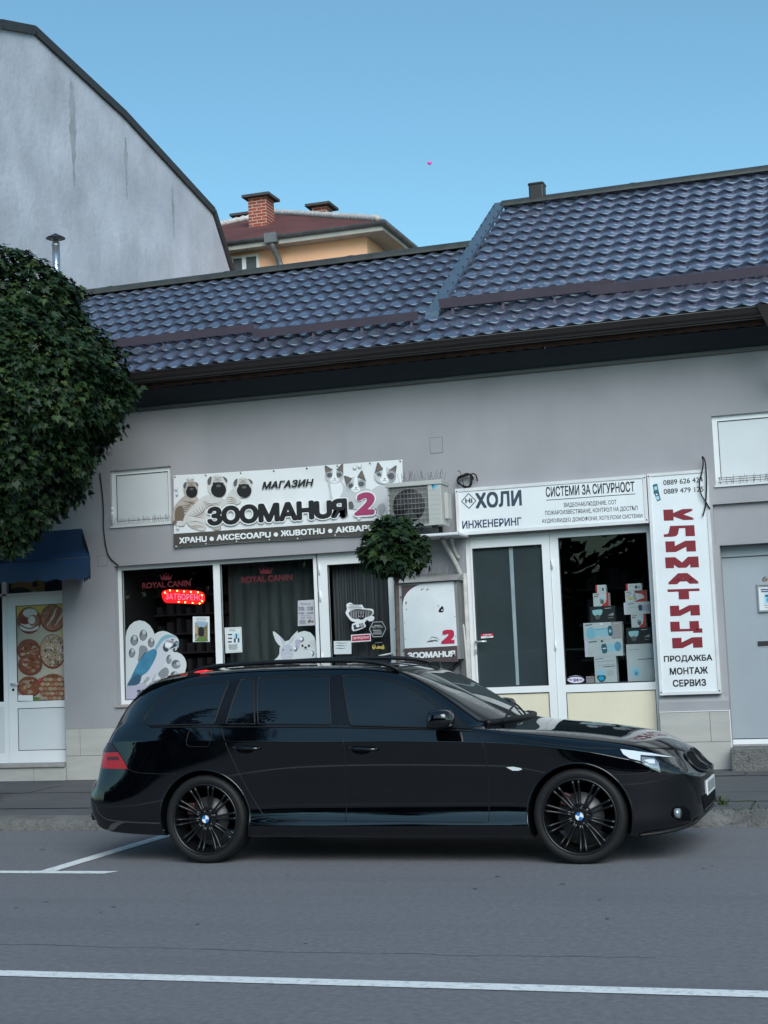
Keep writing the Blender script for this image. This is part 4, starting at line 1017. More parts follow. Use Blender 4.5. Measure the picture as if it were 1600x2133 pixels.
# ---- wheels
def make_wheel():
    w = bpy.data.objects.new('wheel', None); COL.objects.link(w); w.parent = car
    O = (0, 0, 0)
    tp = [(.266,-.116),(.274,-.121),(.296,-.126),(.315,-.122),(.327,-.108),(.333,-.085),(.334,0),(.333,.085),(.327,.108),(.31,.122),(.29,.124),(.27,.116)]
    t = MB().lathe(tp, O, 'y', 72, closed=True)
    for gy in (-.06, -.02, .02, .06): pass
    t.build('tyre', M_tyre, w)
    rm = MB()
    rm.lathe([(.269,-.117),(.265,-.124),(.257,-.122),(.251,-.108),(.245,-.07),(.232,.0),(.232,.11),(.266,.112)], O, 'y', 72)
    for k in range(10):
        for s in (-1, 1):
            a0 = 2*pi*k/10+.1; 
            rin, rout = .062, .252
            ain, aout = a0+s*.10, a0+s*.085
            P = []
            for q in range(7):
                t_ = q/6; r = rin+(rout-rin)*t_; a = ain+(aout-ain)*t_; P.append((r*cos(a), -.088-.02*t_*t_+.012*sin(pi*t_), r*sin(a)))
            rm.tube(P, [.0125,.0105,.0095,.009,.009,.0095,.012], 6)
    rm.lathe([(.0,-.088),(.04,-.092),(.066,-.092),(.082,-.084),(.086,-.06),(.07,-.02)], O, 'y', 40)
    rm.build('rim', M_rim, w)
    for k in range(5):
        a = 2*pi*k/5+.5; MB().cyl((.056*cos(a), -.099, .056*sin(a)), (.056*cos(a), -.085, .056*sin(a)), .0085, n=8).build('wheel_bolt', M_disc, w)
    d = MB().lathe([(.0,.0),(.165,.0),(.165,.02),(.0,.02)], (0,-.045,0), 'y', 48); d.build('brake_disc', M_disc, w)
    MB().box(-.165, -.105, -.075, -.02, .03, .12).build('brake_caliper', mat('caliper_paint', (.03, .006, .006), .5), w, bevel=.008)
    bd = MB(); r = .029
    bd.lathe([(.0345,-.104),(.0335,-.107),(.029,-.107)], O, 'y', 32, 2)
    for k in range(4):
        P = [(0,-.106,0)]+[(r*cos(pi/2*k+pi/2*q/8), -.106, r*sin(pi/2*k+pi/2*q/8)) for q in range(9)]
        bd.poly(P, k % 2)
    bd.cyl((0,-.1055,0),(0,-.09,0),.033,n=32,m=2)
    bd.build('hub_badge', [M_white, M_bblue, M_rim], w)
    for c in w.children: c.matrix_parent_inverse = Matrix()
    return w
w0 = make_wheel()
ox = car.location.x-CX
for i, (ax, sg) in enumerate(((0,-1),(2.886,-1),(0,1),(2.886,1))):
    if i == 0: w = w0
    else:
        w = w0.copy(); COL.objects.link(w)
        for ch in w0.children:
            c = ch.copy(); COL.objects.link(c); c.parent = w
    w.location = (ax-ox, sg*.787, .333); w.rotation_euler = (0, .35*i, 0) if sg < 0 else (0, 0, pi)
# ------------------------------------------------------------------ colours for print and paint
K_wht = mat('print_white', (.74,.75,.76), .5, var=(2,.05)); K_off = mat('sign_white', (.70,.72,.74), .45, var=(1.6,.05), var2=(5,.18,(.5,.5,.5)))
K_blk = M_blk; K_slate = mat('print_slate', (.035,.05,.075), .5); K_navy = mat('print_navy', (.03,.04,.10), .5)
K_gry = mat('print_grey', (.30,.31,.32), .5); K_lgt = mat('print_light_grey', (.50,.51,.52), .5); K_dgr = mat('print_dark_grey', (.10,.10,.105), .5)
K_mar = mat('print_maroon', (.20,.012,.022), .45); K_pnk = mat('print_pink', (.33,.04,.12), .5); K_crim = mat('print_crimson', (.45,.015,.06), .45)
K_brn = mat('print_brown', (.16,.115,.09), .6); K_tan = mat('print_tan', (.40,.35,.31), .6, var=(14,.15)); K_crm = mat('print_cream', (.56,.545,.53), .6, var=(9,.1)); K_crm2 = mat('print_bread', (.33,.24,.16), .6, var=(14,.35))
K_band = mat('banner_band', (.062,.056,.05), .6); K_teal = mat('print_teal', (.02,.11,.15), .5); K_blue = mat('print_blue', (.10,.30,.46), .5, var=(12,.18)); K_lblu = mat('print_pale_blue', (.38,.58,.68), .5)
K_cyan = mat('print_cyan', (.02,.38,.62), .4); K_red = mat('print_red', (.42,.03,.03), .5); K_lav = mat('print_lavender', (.38,.37,.47), .5); K_lil = mat('print_lilac', (.62,.56,.68), .5)
K_yel = mat('print_yellow', (.55,.42,.10), .5); K_bun = mat('print_bun', (.19,.06,.025), .5, var=(16,.35)); K_dred = mat('print_dark_red', (.16,.02,.015), .5, var=(20,.4)); K_grn = mat('print_green', (.10,.17,.04), .5)
K_food = mat('food_poster_ground', (.40,.37,.29), .5, var=(2.5,.12)); K_sal = mat('print_salmon', (.27,.12,.07), .5, var=(25,.4)); K_sheet = mat('paper_grey', (.44,.44,.48), .6); K_papr = mat('paper_white', (.62,.66,.67), .6)
def Z(ox, oy, s): return lambda x, y: (ox+x/s, oy+y/s)

# ------------------------------------------------------------------ pet-shop banner
yb_ = YF-.035; c0 = F(600,1060,yb_)
bn = thing('shop_banner', 'wide white vinyl banner with puppies and kittens above the pet shop windows', 'banner', (c0.x, yb_, c0.z))
BT = [(361,990),(430,986.5),(500,982),(570,977.5),(640,972),(705,967),(770,962),(838,957)]; BB = [(841,1111),(770,1116.5),(700,1118),(620,1125),(560,1127.5),(490,1131),(430,1136),(362,1142)]
s_ = MB(); nU = 60; nV = 10
def along(L, t):
    k = t*(len(L)-1); i = min(int(k), len(L)-2); f_ = k-i; return (L[i][0]+(L[i+1][0]-L[i][0])*f_, L[i][1]+(L[i+1][1]-L[i][1])*f_)
vs = []
for j in range(nV+1):
    for i in range(nU+1):
        a, c = along(BT, i/nU), along(BB[::-1], i/nU); v = j/nV; q = F(a[0]+(c[0]-a[0])*v, a[1]+(c[1]-a[1])*v, yb_)
        vs.append((q.x, yb_+.006+.006*noise.noise(Vector((q.x*3, q.z*5, 0))), q.z))
s_.add(vs, [(j*(nU+1)+i, j*(nU+1)+i+1, (j+1)*(nU+1)+i+1, (j+1)*(nU+1)+i) for j in range(nV) for i in range(nU)], 0, True)
s_.build('sheet', mat('vinyl_white', (.70,.71,.72), .42, var=(1.3,.05), var2=(3,.25,(.56,.57,.58))), bn)
A_ = Art(yb_-.003); A_.shape([(361.5,1112),(480,1104),(600,1096),(720,1088),(840,1080),(841,1110),(770,1115.5),(700,1117),(620,1124),(560,1126.5),(490,1130),(430,1135),(362,1141)], K_band, False); A_.done('band', bn)
A_ = Art(yb_-.004, .0001, Z(300,930,5.333))
A_.shape([(322,720),(350,650),(410,580),(470,545),(590,560),(605,650),(540,720),(470,820),(440,885),(335,865),(318,800)], K_tan)
for k in range(6): A_.line([(330+k*14,790-k*26),(400+k*20,770-k*24),(450+k*18,800-k*36)], 13, K_brn, True)
for k in range(3): A_.line([(430+k*30,600+k*8),(500+k*25,620+k*10),(580,600+k*25)], 12, K_brn, True)
A_.shape([(350,700),(420,660),(450,760),(420,850),(350,840)], K_brn)
A_.shape([(650,560),(740,540),(900,590),(930,650),(860,700),(720,700),(700,860),(560,830),(440,850),(460,760),(560,640)], K_crm)
for k in range(5): A_.line([(655+k*6,600+k*22),(740,640+k*16),(860-k*10,620+k*18)], 10, K_brn, True)
for k in range(6): A_.line([(480+k*32,760-k*22),(570+k*18,780-k*12),(680,800-k*26)], 9, K_brn, True)
A_.ell(590,870,108,52,K_crm,.25); A_.line([(480,860),(560,900),(690,905)],9,K_brn,True); A_.ell(600,895,70,22,K_tan,.1); A_.line([(505,850),(570,830),(660,860)],8,K_brn,True)
A_.ell(640,918,46,18,K_crm); A_.ell(400,855,60,30,K_crm); A_.ell(340,845,26,24,K_brn)
A_.shape([(915,560),(1000,470),(1080,600),(1010,650),(905,650)], K_crm)
for k in range(4): A_.line([(915,570+k*20),(970,565+k*22),(1030,600+k*14)], 10, K_brn, True)
A_.ell(810,900,50,28,K_tan)
for cx, cy, rx, ry, m1 in ((520,475,80,98,K_tan),(815,440,106,128,K_crm),(1100,455,102,115,K_crm)):
    A_.ell(cx,cy,rx,ry,m1)
    A_.shape([(cx-rx*.95,cy-ry*.1),(cx-rx*1.02,cy-ry*.55),(cx-rx*.62,cy-ry*.85),(cx-rx*.7,cy-ry*.2)], K_dgr); A_.shape([(cx+rx*.55,cy-ry*.85),(cx+rx*1.02,cy-ry*.6),(cx+rx*.95,cy-ry*.3)], K_dgr)
    for k in range(4): A_.line([(cx-rx*.45,cy-ry*(.8-k*.14)),(cx,cy-ry*(.7-k*.13)),(cx+rx*.5,cy-ry*(.8-k*.14))], 9, K_brn, True)
    A_.ell(cx+rx*.12,cy+ry*.32,rx*.80,ry*.66,K_blk); A_.ell(cx+rx*.12,cy-ry*.02,rx*.26,ry*.12,K_dgr)
    A_.ell(cx-rx*.35,cy-ry*.22,rx*.16,ry*.10,K_blk); A_.ell(cx+rx*.5,cy-ry*.22,rx*.16,ry*.10,K_blk)
A_.T = Z(300,930,5.333)
for x, y in ((490,352),(540,350),(360,470),(368,525),(376,905)): A_.ell(x,y,16,20,K_lgt); A_.ell(x-3,y-4,9,12,K_wht)
A_.done('puppy_picture', bn)
A_ = Art(yb_-.004, .0001, Z(650,940,5.161))
A_.shape([(180,330),(310,320),(380,420),(440,600),(215,600),(195,430)], K_lgt); A_.shape([(200,340),(300,330),(330,430),(240,540)], K_wht)
A_.shape([(380,430),(590,400),(650,450),(660,600),(400,610)], K_lgt); A_.shape([(640,420),(770,360),(800,480),(800,700),(690,690),(640,560)], K_lgt); A_.shape([(700,600),(770,560),(790,640),(730,690)], K_gry); A_.shape([(380,560),(430,540),(450,610),(400,615)], K_dgr); A_.shape([(640,640),(690,610),(700,670)], K_blk, False)
for (cx,cy,rx,ry,ears,pat) in ((240,265,98,84,[[(135,158),(150,152),(222,196),(150,262)],[(335,133),(318,136),(262,196),(336,268)]],[(188,255,44,38),(292,252,44,38)]),
      (470,362,112,88,[[(342,266),(360,262),(434,292),(372,380)],[(540,203),(528,208),(486,278),(584,328)]],[(418,374,44,40),(530,350,46,42)]),
      (778,262,108,92,[[(714,118),(702,122),(672,240),(768,196)],[(912,155),(898,152),(826,204),(888,306)]],[(852,268,52,62),(718,244,30,26)])):
    A_.ell(cx,cy,rx,ry,K_lgt)
    for e in ears: A_.shape(e, K_dgr, False); c = [sum(p[i] for p in e)/4 for i in (0,1)]; A_.shape([(c[0]+(p[0]-c[0])*.55, c[1]+(p[1]-c[1])*.55) for p in e], K_brn, False)
    for x, y, a, c in pat: A_.ell(x,y,a,c,K_gry); A_.ell(x,y,a*.65,c*.6,K_dgr)
    A_.shape([(cx-12,cy-ry*.9),(cx+14,cy-ry*.9),(cx+26,cy+10),(cx+50,cy+ry*.55),(cx,cy+ry*.9),(cx-50,cy+ry*.5),(cx-24,cy+8)], K_wht)
    for dx in (-.48,.48): A_.ell(cx+rx*dx,cy-4,17,13,K_blk); A_.ell(cx+rx*dx,cy-7,5,4,K_lgt)
    A_.ell(cx+4,cy+ry*.35,9,6,K_dgr); A_.line([(cx-16,cy+ry*.62),(cx+4,cy+ry*.52),(cx+22,cy+ry*.60)],5,K_dgr)
for x, y in ((462,170),(515,155),(505,715)): A_.ell(x,y,22,24,K_lgt); A_.ell(x-4,y-4,13,15,K_wht)
A_.done('kitten_picture', bn)
YB = yb_-.0145
line_of(bn, YB, None, 'ЗООМАНUЯ', (429.5,1098.5), (727,1080), 44, K_wht, .105, 0, .93, rnd=True); line_of(bn, YB, None, 'ЗООМАНUЯ', (432,1096), (724.5,1078), 40, K_blk, .062, 0, .93, rnd=True, k=3)
line_of(bn, YB, None, '2', (734.5,1078), (785,1075), 54, K_wht, .085, .15, rnd=True); line_of(bn, YB, None, '2', (737.5,1075), (782,1072), 48, K_pnk, .055, .15, rnd=True, k=3)
line_of(bn, YB, None, 'МАГАЗИН', (546,1019), (654,1012.5), 15.5, K_blk, .03, .25)
for w, a, c in (('ХРАНИ',(373.5,1132.5),(431,1128.5)),('АКСЕСОАРИ',(451,1126.5),(564.5,1119.5)),('ЖИВОТНИ',(585,1117.5),(677,1112)),('АКВАРИУМИ',(699,1110.5),(826,1102))): line_of(bn, YB, None, w.replace('И','U'), a, c, 12.5, K_wht, .04)
for x, y in ((441,1122.5),(574.7,1113.5),(688,1106)): A_ = Art(YB); A_.ell(x,y,4.6,4.6,K_wht); A_.done('dot', bn)
g_ = []
for t in (.0,.14,.29,.43,.57,.71,.86,1.0):
    for L, dy in ((BT,2.5),(BB[::-1],-3)): x, y = along(L, min(.992,max(.008,t))); q = F(x, y+dy, yb_-.004); g_.append((q, q+Vector((0,.012,0))))
studs('eyelet', M_steel, bn, g_, .012, 10)

# ------------------------------------------------------------------ framed signs
def sign(name, label, tl_, br_, Y, depth, fw):
    x0, x1, z0, z1 = rectpx(tl_, br_, Y); t = thing(name, label, 'sign', ((x0+x1)/2, Y, z0))
    MB().box(x0+.01, x1-.01, Y+.006, YF, z0+.01, z1-.01).build('panel', K_off, t)
    b = MB(); frame(b, x0, x1, z0, z1, fw, Y-.004, YF-.001)
    b.build('frame', mat('sign_frame', (.62,.62,.63), .4, var=(3,.1), var2=(5,.3,(.42,.40,.38))), t)
    s = []
    for x in (x0+fw*.5, x1-fw*.5):
        for z in (z0+fw*.9, z1-fw*.9): s.append(((x, Y-.007, z), (x, Y, z)))
    studs('screw', M_gask, t, s, .008); return t
ys_ = YF-.07
t = sign('shop_sign', 'wide white framed sign in dark Cyrillic capitals over the glazed door of the engineering shop', (948,1018.5), (1351.5,1089), ys_, .07, .036)
A_ = Art(ys_+.005)
A_.T = Z(900,960,5.333)
D4 = [(405,362),(488,442),(412,528),(328,450)]
for p, q in zip(D4, D4[1:]+D4[:1]): A_.line([p, q], 9, K_slate)
A_.done('diamond_emblem', t); TH = A_.T; YS = ys_+.005
line_of(t, YS, TH, 'Hi', (370,472), (450,466), 52, K_blk, .03)
line_of(t, YS, TH, 'ХОЛИ', (486,532), (1000,497), 176, K_slate, .035); line_of(t, YS, TH, 'ИНЖЕНЕРИНГ', (338,756), (996,714), 88, K_navy, .025)
TH = Z(860,900,2.162)
line_of(t, YS, TH, 'СИСТЕМИ ЗА СИГУРНОСТ', (600,293), (1000,268), 46, K_blk, .02); A_ = Art(YS); A_.T = TH; A_.line([(600,307),(1003,278)], 3, K_blk); A_.done('underline', t)
line_of(t, YS, TH, 'ВИДЕОНАБЛЮДЕНИЕ, СОТ', (682,342), (918,328), 23, K_blk, .006); line_of(t, YS, TH, 'ПОЖАРОИЗВЕСТЯВАНЕ, КОНТРОЛ НА ДОСТЪП', (597,378), (1013,355), 23, K_blk, .006)
line_of(t, YS, TH, 'АУДИО/ВИДЕО ДОМОФОНИ, ХОТЕЛСКИ СИСТЕМИ', (582,413), (1035,389), 22, K_blk, .006)
t = sign('vertical_sign', 'tall narrow white framed sign with big red Cyrillic letters stacked down it', (1347.5,987), (1503,1444.5), ys_-.004, .07, .032)
YS = ys_+.001; TH = Z(860,900,2.162)
for ch, x0, y0, x1, y1 in (('К',1131,347,1268,398),('Л',1131,421,1271,471),('И',1140,490,1276,540),('М',1139,562,1289,612),('А',1150,635,1288,685),('Т',1150,706,1294,754),('И',1160,780,1294,828),('Ц',1162,852,1305,906),('И',1170,925,1306,973)):
    line_of(t, YS, TH, ch, (x0,y1+1.5), (x1,y1-3), y1-y0-1, K_mar, .065)
line_of(t, YS, TH, 'ПРОДАЖБА', (1132,1041), (1350,1034), 33, K_blk, .03); line_of(t, YS, TH, 'МОНТАЖ', (1158,1094), (1330,1088), 32, K_blk, .03); line_of(t, YS, TH, 'СЕРВИЗ', (1172,1148), (1322,1143), 32, K_blk, .03)
A_ = Art(YS); TH = A_.T = Z(1300,940,5.333)
line_of(t, YS, TH, '0889 626 424', (438,378), (878,341), 56, K_blk, .010); line_of(t, YS, TH, '0889 479 125', (443,476), (885,446), 56, K_blk, .010)
A_.shape([(318,375),(345,362),(370,360),(384,435),(400,505),(410,540),(368,557),(345,490),(325,455),(332,440)], K_teal, False); A_.shape([(335,395),(365,388),(372,425),(342,432)], K_lblu, False); A_.shape([(352,505),(385,495),(396,532),(368,542)], K_lblu, False); A_.ell(363,480,10,9,K_wht)
A_.done('phone_picture', t)
def wire(name, label, cat, P, Y, r, n=6, group=None):
    pts = [F(x, y, Y-(d if d else 0)) for x, y, *dd in P for d in [dd[0] if dd else 0]]
    o = MB().tube(catmull(pts, 6), r, n).build(name, M_rubber); return tag(o, label, cat, group)
wire('loose_cable', 'loose dark cable hanging in a loop over the top of the tall red-lettered sign', 'cable', [(1464,1075,.09),(1470,1050,.09),(1472,1000,.10),(1469,962,.09),(1463,951,.09),(1465,965,.09),(1462,985,.10),(1457,1005,.10),(1461,1030,.10),(1472,1048,.095),(1479,1060,.09)], YF, .0075)
wire('wall_cable', 'thin black cable running down the wall left of the pet shop window', 'cable', [(208,985,.012),(212.5,1021,.012),(215.5,1060,.012),(216,1101,.012),(221.7,1143,.012),(229,1161.5,.012),(238,1171,.012),(247,1178,.012)], YF, .007)
cc = F(970,1001,YF-.04); P = []
for k in range(90): w = 2*pi*k/26; r = .082+.012*sin(k*.7); P.append(cc+Vector((r*cos(w), -.004*(k % 9)+.01*sin(k*.31), r*.86*sin(w))))
P += [cc+Vector((.10,-.02,.07)), cc+Vector((.135,-.02,.02)), cc+Vector((.14,-.02,-.02))]
o = MB().tube(catmull(P, 2), .0085, 6).tube(catmull([cc+Vector((.0,-.05,-.09)), cc+Vector((-.02,-.055,.0)), cc+Vector((-.05,-.04,.10)), cc+Vector((-.08,-.03,.11))], 5), .004, 5).build('cable_coil', M_rubber); tag(o, 'coil of dark cable resting on top of the wide white shop sign', 'cable')

# ------------------------------------------------------------------ air conditioner
ya = YF-.52; x0, x1 = F(806,1050,ya).x, F(919.5,1045,ya).x; z0, z1 = F(860,1097,ya).z, F(860,1003,ya).z
ac = thing('air_conditioner', 'beige outdoor air conditioner unit with round fan grille on a wall bracket', 'air conditioner', ((x0+x1)/2, ya, z0))
M_ac = mat('ac_enamel', (.41,.405,.385), .5, var=(3,.07), var2=(5,.25,(.38,.36,.32))); M_fin = mat('ac_dark', (.02,.02,.022), .6)
xg = x0+(x1-x0)*.755; b = MB(); b.box(x0, xg, ya+.03, ya+.30, z0, z1-.05); b.box(xg, x1, ya, ya+.30, z0, z1-.05); b.box(x0-.01, x1+.012, ya-.012, ya+.31, z1-.05, z1)
b.box(x0, x0+.025, ya, ya+.03, z0, z1-.05); b.box(x0+.025, xg, ya, ya+.03, z0, z0+.025); b.build('casing', M_ac, ac, bevel=.006)
cx_, cz_ = (x0+xg)/2+.01, (z0+z1)/2-.015
MB().box(x0+.028, xg-.004, ya+.022, ya+.0295, z0+.028, z1-.055).build('grille_back', mat('ac_coil', (.17,.17,.165), .6), ac)
MB().cyl((cx_, ya+.017, cz_), (cx_, ya+.0215, cz_), .185, n=40).build('fan_opening', M_fin, ac)
f_ = MB()
for k in range(3):
    w = 2*pi*k/3; f_.add([(cx_+.03*cos(w), ya+.012, cz_+.03*sin(w)), (cx_+.17*cos(w+.1), ya+.014, cz_+.17*sin(w+.1)), (cx_+.16*cos(w+1.1), ya+.016, cz_+.16*sin(w+1.1)), (cx_+.05*cos(w+1.2), ya+.0165, cz_+.05*sin(w+1.2))], [(0,1,2,3)])
f_.build('fan', mat('fan_blade', (.035,.035,.038), .5), ac)
b = MB(); zz = z0+.03; k = 0
while zz < z1-.055: b.tube([(x0+.02, ya-.004, zz), (xg, ya-.004, zz)], .0032, 5); zz += .056
xx = x0+.035
while xx < xg: b.tube([(xx, ya-.001, z0+.02), (xx, ya-.001, z1-.05)], .0016, 4); xx += .042
b.build('wire_grille', mat('grille_wire', (.22,.22,.21), .5), ac)
b = MB()
for k in range(7): b.box(xg+.012, x1-.012, ya-.0015, ya+.002, z0+.07+k*.052, z0+.073+k*.052)
b.build('casing_grooves', K_gry, ac)
A_ = Art(ya-.002); A_.T = Z(650,940,5.161); A_.shape([(1285,348),(1370,330),(1300,416)], K_cyan, False); A_.shape([(1285,348),(1326,342),(1292,392)], K_slate, False); A_.done('emblem', ac)
MB().box(x1, x1+.045, ya+.10, ya+.25, z0+.07, z1-.14).build('valve_cover', M_ac, ac, bevel=.008)
b = MB(); Rb = random.Random(21)
for k in range(34):
    x = x0+.12+(x1-x0-.12)*(k//2+.5)/17; q = Vector((x, ya+.08+.1*(k % 2), z1)); b.tube([q, q+Vector((Rb.uniform(-.05,.05), Rb.uniform(-.04,.04), Rb.uniform(.09,.13)))], .0019, 4, cap=False)
b.build('bird_spikes', mat('spike_wire2', (.16,.16,.17), .4, metal=.5), ac)
tb0, tb1 = F(872,1118,ya+.06), F(955,1114,ya+.06)
b = MB(); b.box(x0+.03, tb1.x, ya+.02, YF, tb0.z-.012, tb0.z+.022); b.build('drip_tray', M_upvc2, ac, bevel=.012)
b = MB()
for xq in (x0+.12, x1-.10):
    for yq in (ya+.06, ya+.25): b.box(xq-.03, xq+.03, yq-.02, yq+.02, tb0.z+.022, z0+.0)
b.build('feet', M_fin, ac)
M_pipe = mat('pipe_lagging', (.42,.40,.38), .7, var=(9,.2)); p_ = MB()
P = [F(921,1120,ya+.30),F(928,1135,YF-.14),F(945,1165,YF-.10),F(957,1190,YF-.07),F(963,1205,YF-.05)]; p_.tube(catmull(P,5), .026, 10)
P = [F(940,1120,ya+.34),F(944,1140,YF-.10),F(952,1158,YF-.06),F(957,1162,YF-.05)]; p_.tube(catmull(P,5), .022, 10); p_.build('lagged_pipe', M_pipe, ac)
xq = F(960,1210,YF-.03).x; MB().box(xq-.035, xq+.035, YF-.06, YF, .15, F(960,1200,YF-.03).z).build('pipe_duct', mat('duct_dark', (.10,.095,.095), .5), ac)
xq2 = F(968,1250,YF-.03).x; MB().tube([(xq2+.01,YF-.03,.2),(xq2+.012,YF-.03,F(962,1195,YF).z)], .028, 10).build('pipe_duct', M_pipe, ac)
MB().tube(catmull([F(966,1300,YF-.05),F(970,1350,YF-.06),F(975,1420,YF-.05),F(978,1470,YF-.05)],4), .012, 8).build('lagged_pipe', mat('flex', (.5,.5,.5), .6), ac)

# ------------------------------------------------------------------ meter cabinet with the small pet-shop board
yk = YF-.26; x0, x1 = F(828.5,1290,yk).x, F(950.5,1290,yk).x; z0, z1 = F(890,1376,yk).z, F(890,1212,yk).z
cb = thing('sign_cabinet', 'grey wall cabinet with a faded white board and a crimson number two on its door', 'cabinet', ((x0+x1)/2, yk, z0))
b = MB(); b.box(x0, x1+.02, yk+.02, YF, z0, z1); b.build('casing', mat('cabinet_grey', (.20,.20,.20), .6, var=(3,.15), var2=(6,.4,(.13,.125,.12))), cb, bevel=.005)
b = MB(); b.add([(x0-.03,yk-.03,z1+.015),(x1+.05,yk-.03,z1+.015),(x1+.05,YF,z1+.10),(x0-.03,YF,z1+.10),(x0-.03,yk-.03,z1+.002),(x1+.05,yk-.03,z1+.002),(x1+.05,YF,z1+.002),(x0-.03,YF,z1+.002)], [(0,1,2,3),(4,7,6,5),(4,5,1,0),(5,6,2,1),(7,4,0,3)]); b.build('cover', mat('cover_grey', (.27,.265,.26), .6, var=(4,.2), var2=(7,.4,(.17,.16,.155))), cb)
b = MB()
for k in range(40): q = Vector((x0+(x1-x0)*(k+.5)/40, yk+.12+.05*(k % 2), z1+.07)); b.tube([q, q+Vector((Rb.uniform(-.035,.035), Rb.uniform(-.03,.02), Rb.uniform(.08,.12)))], .0018, 4, cap=False)
b.build('bird_spikes', bpy.data.materials['spike_wire2'], cb)
A_ = Art(yk+.018); A_.T = Z(820,1190,10)
A_.shape([(85,258),(1255,205),(1345,1868),(112,1868)], K_gry, False)
A_.shape([(158,297),(1252,248),(1340,1885),(232,1885)], mat('board_brown2', (.075,.05,.052), .5), False)
A_.shape([(188,720),(196,640),(222,545),(275,455),(350,380),(440,320),(540,280),(650,256),(800,246),(1250,208),(1290,800),(1330,1550),(780,1580),(230,1608),(205,1100)], mat('faded_board', (.66,.69,.71), .5, var=(5,.06), var2=(9,.3,(.52,.56,.60))), False)
A_.line([(400,1395),(520,1350),(720,1280)], 60, K_lblu, True) if False else None
for c in (605,718): A_.line([(c-40,405),(c-10,362),(c+35,390)], 13, K_blk, True); A_.ell(c-22,388,14,14,K_blk)
A_.ell(260,660,12,34,K_blk); A_.ell(268,795,6,20,K_blk); A_.shape([(960,775),(1018,725),(1042,780),(1030,850),(945,852),(940,815)], K_blk); A_.ell(1010,810,14,18,K_wht); A_.ell(930,722,12,12,K_dgr)
A_.shape([(690,1475),(760,1440),(900,1430),(910,1470),(870,1450),(800,1468)], K_dgr); A_.line([(760,1430),(790,1370),(900,1390),(955,1430)], 14, K_dgr, True)
A_.text('2', (990,1517), (1272,1502), 292, K_crim, .06, .12); A_.text('ЗООМАНUЯ', (296,1822), (1286,1776), 128, K_wht, .045, 0, .95)
for x, y in ((265,335),(1240,262),(1275,942),(1298,1350),(228,1070),(240,1410),(1335,1835)): A_.ell(x,y,9,10,K_dgr)
A_.ell(150,540,20,22,K_dgr); A_.ell(208,1650,20,24,K_dgr)
A_.done('board', cb)
MB().tube(catmull([F(955,1380,YF-.06),F(940,1395,YF-.12),F(915,1402,YF-.12),F(890,1395,YF-.10),F(870,1398,YF-.10)],5), .02, 8).build('lagged_pipe', M_rubber, cb)

# ------------------------------------------------------------------ awning over the food-shop door
M_awn = mat('blue_awning', (.006,.030,.082), .6, var=(2.5,.3)); aw = thing('awning', 'blue fabric awning with scalloped valance over the food shop door', 'awning', (F(100,1150,YF).x, YF, F(100,1190,YF).z))
yo = YF-.80; xr = F(188,1165,yo).x; wt = F(171,1101,YF-.02); ft = F(186,1158,yo); xl = -12.4; n = 60; vs = []; fs = []
zv = F(186,1200,yo).z
for i in range(n+1):
    x = xl+(xr-xl)*i/n; xa = xl+(wt.x-xl)*i/n; sg = .03*sin(pi*((x*1.1) % 1))
    vs += [(xa, YF-.02, wt.z), ((x+xa)/2, (yo+YF)/2, (wt.z+ft.z)/2-.03-sg*.4), (x, yo, ft.z), (x, yo-.02, (ft.z+zv)/2), (x+.0, yo-.015, zv-.035*abs(sin(pi*(x-xr)/.23)))]
for i in range(n):
    for j in range(4): fs.append((5*i+j, 5*i+j+1, 5*i+6+j, 5*i+5+j))
MB().add(vs, fs, 0, True).build('canopy', M_awn, aw, recalc=False)
vs = [(wt.x, YF-.02, wt.z), (xr, yo, ft.z), (xr, yo-.02, zv), (wt.x+.01, YF-.02, zv+.0)]; P = []
for k in range(13): t_ = k/12; P.append((xr+(wt.x-xr)*t_, yo+(YF-.02-yo)*t_, zv-.035*abs(sin(pi*t_*3))))
MB().add([vs[0]]+[vs[1]]+P, [list(range(15))]).build('canopy_side', M_awn, aw, recalc=False)
MB().tube([(xl,yo+.01,ft.z-.015),(xr-.01,yo+.01,ft.z-.015)], .014, 8).tube([(xr-.02,yo+.01,ft.z-.015),(wt.x-.02,YF-.02,wt.z-.03)], .012, 8).build('awning_frame', M_rubber, aw)

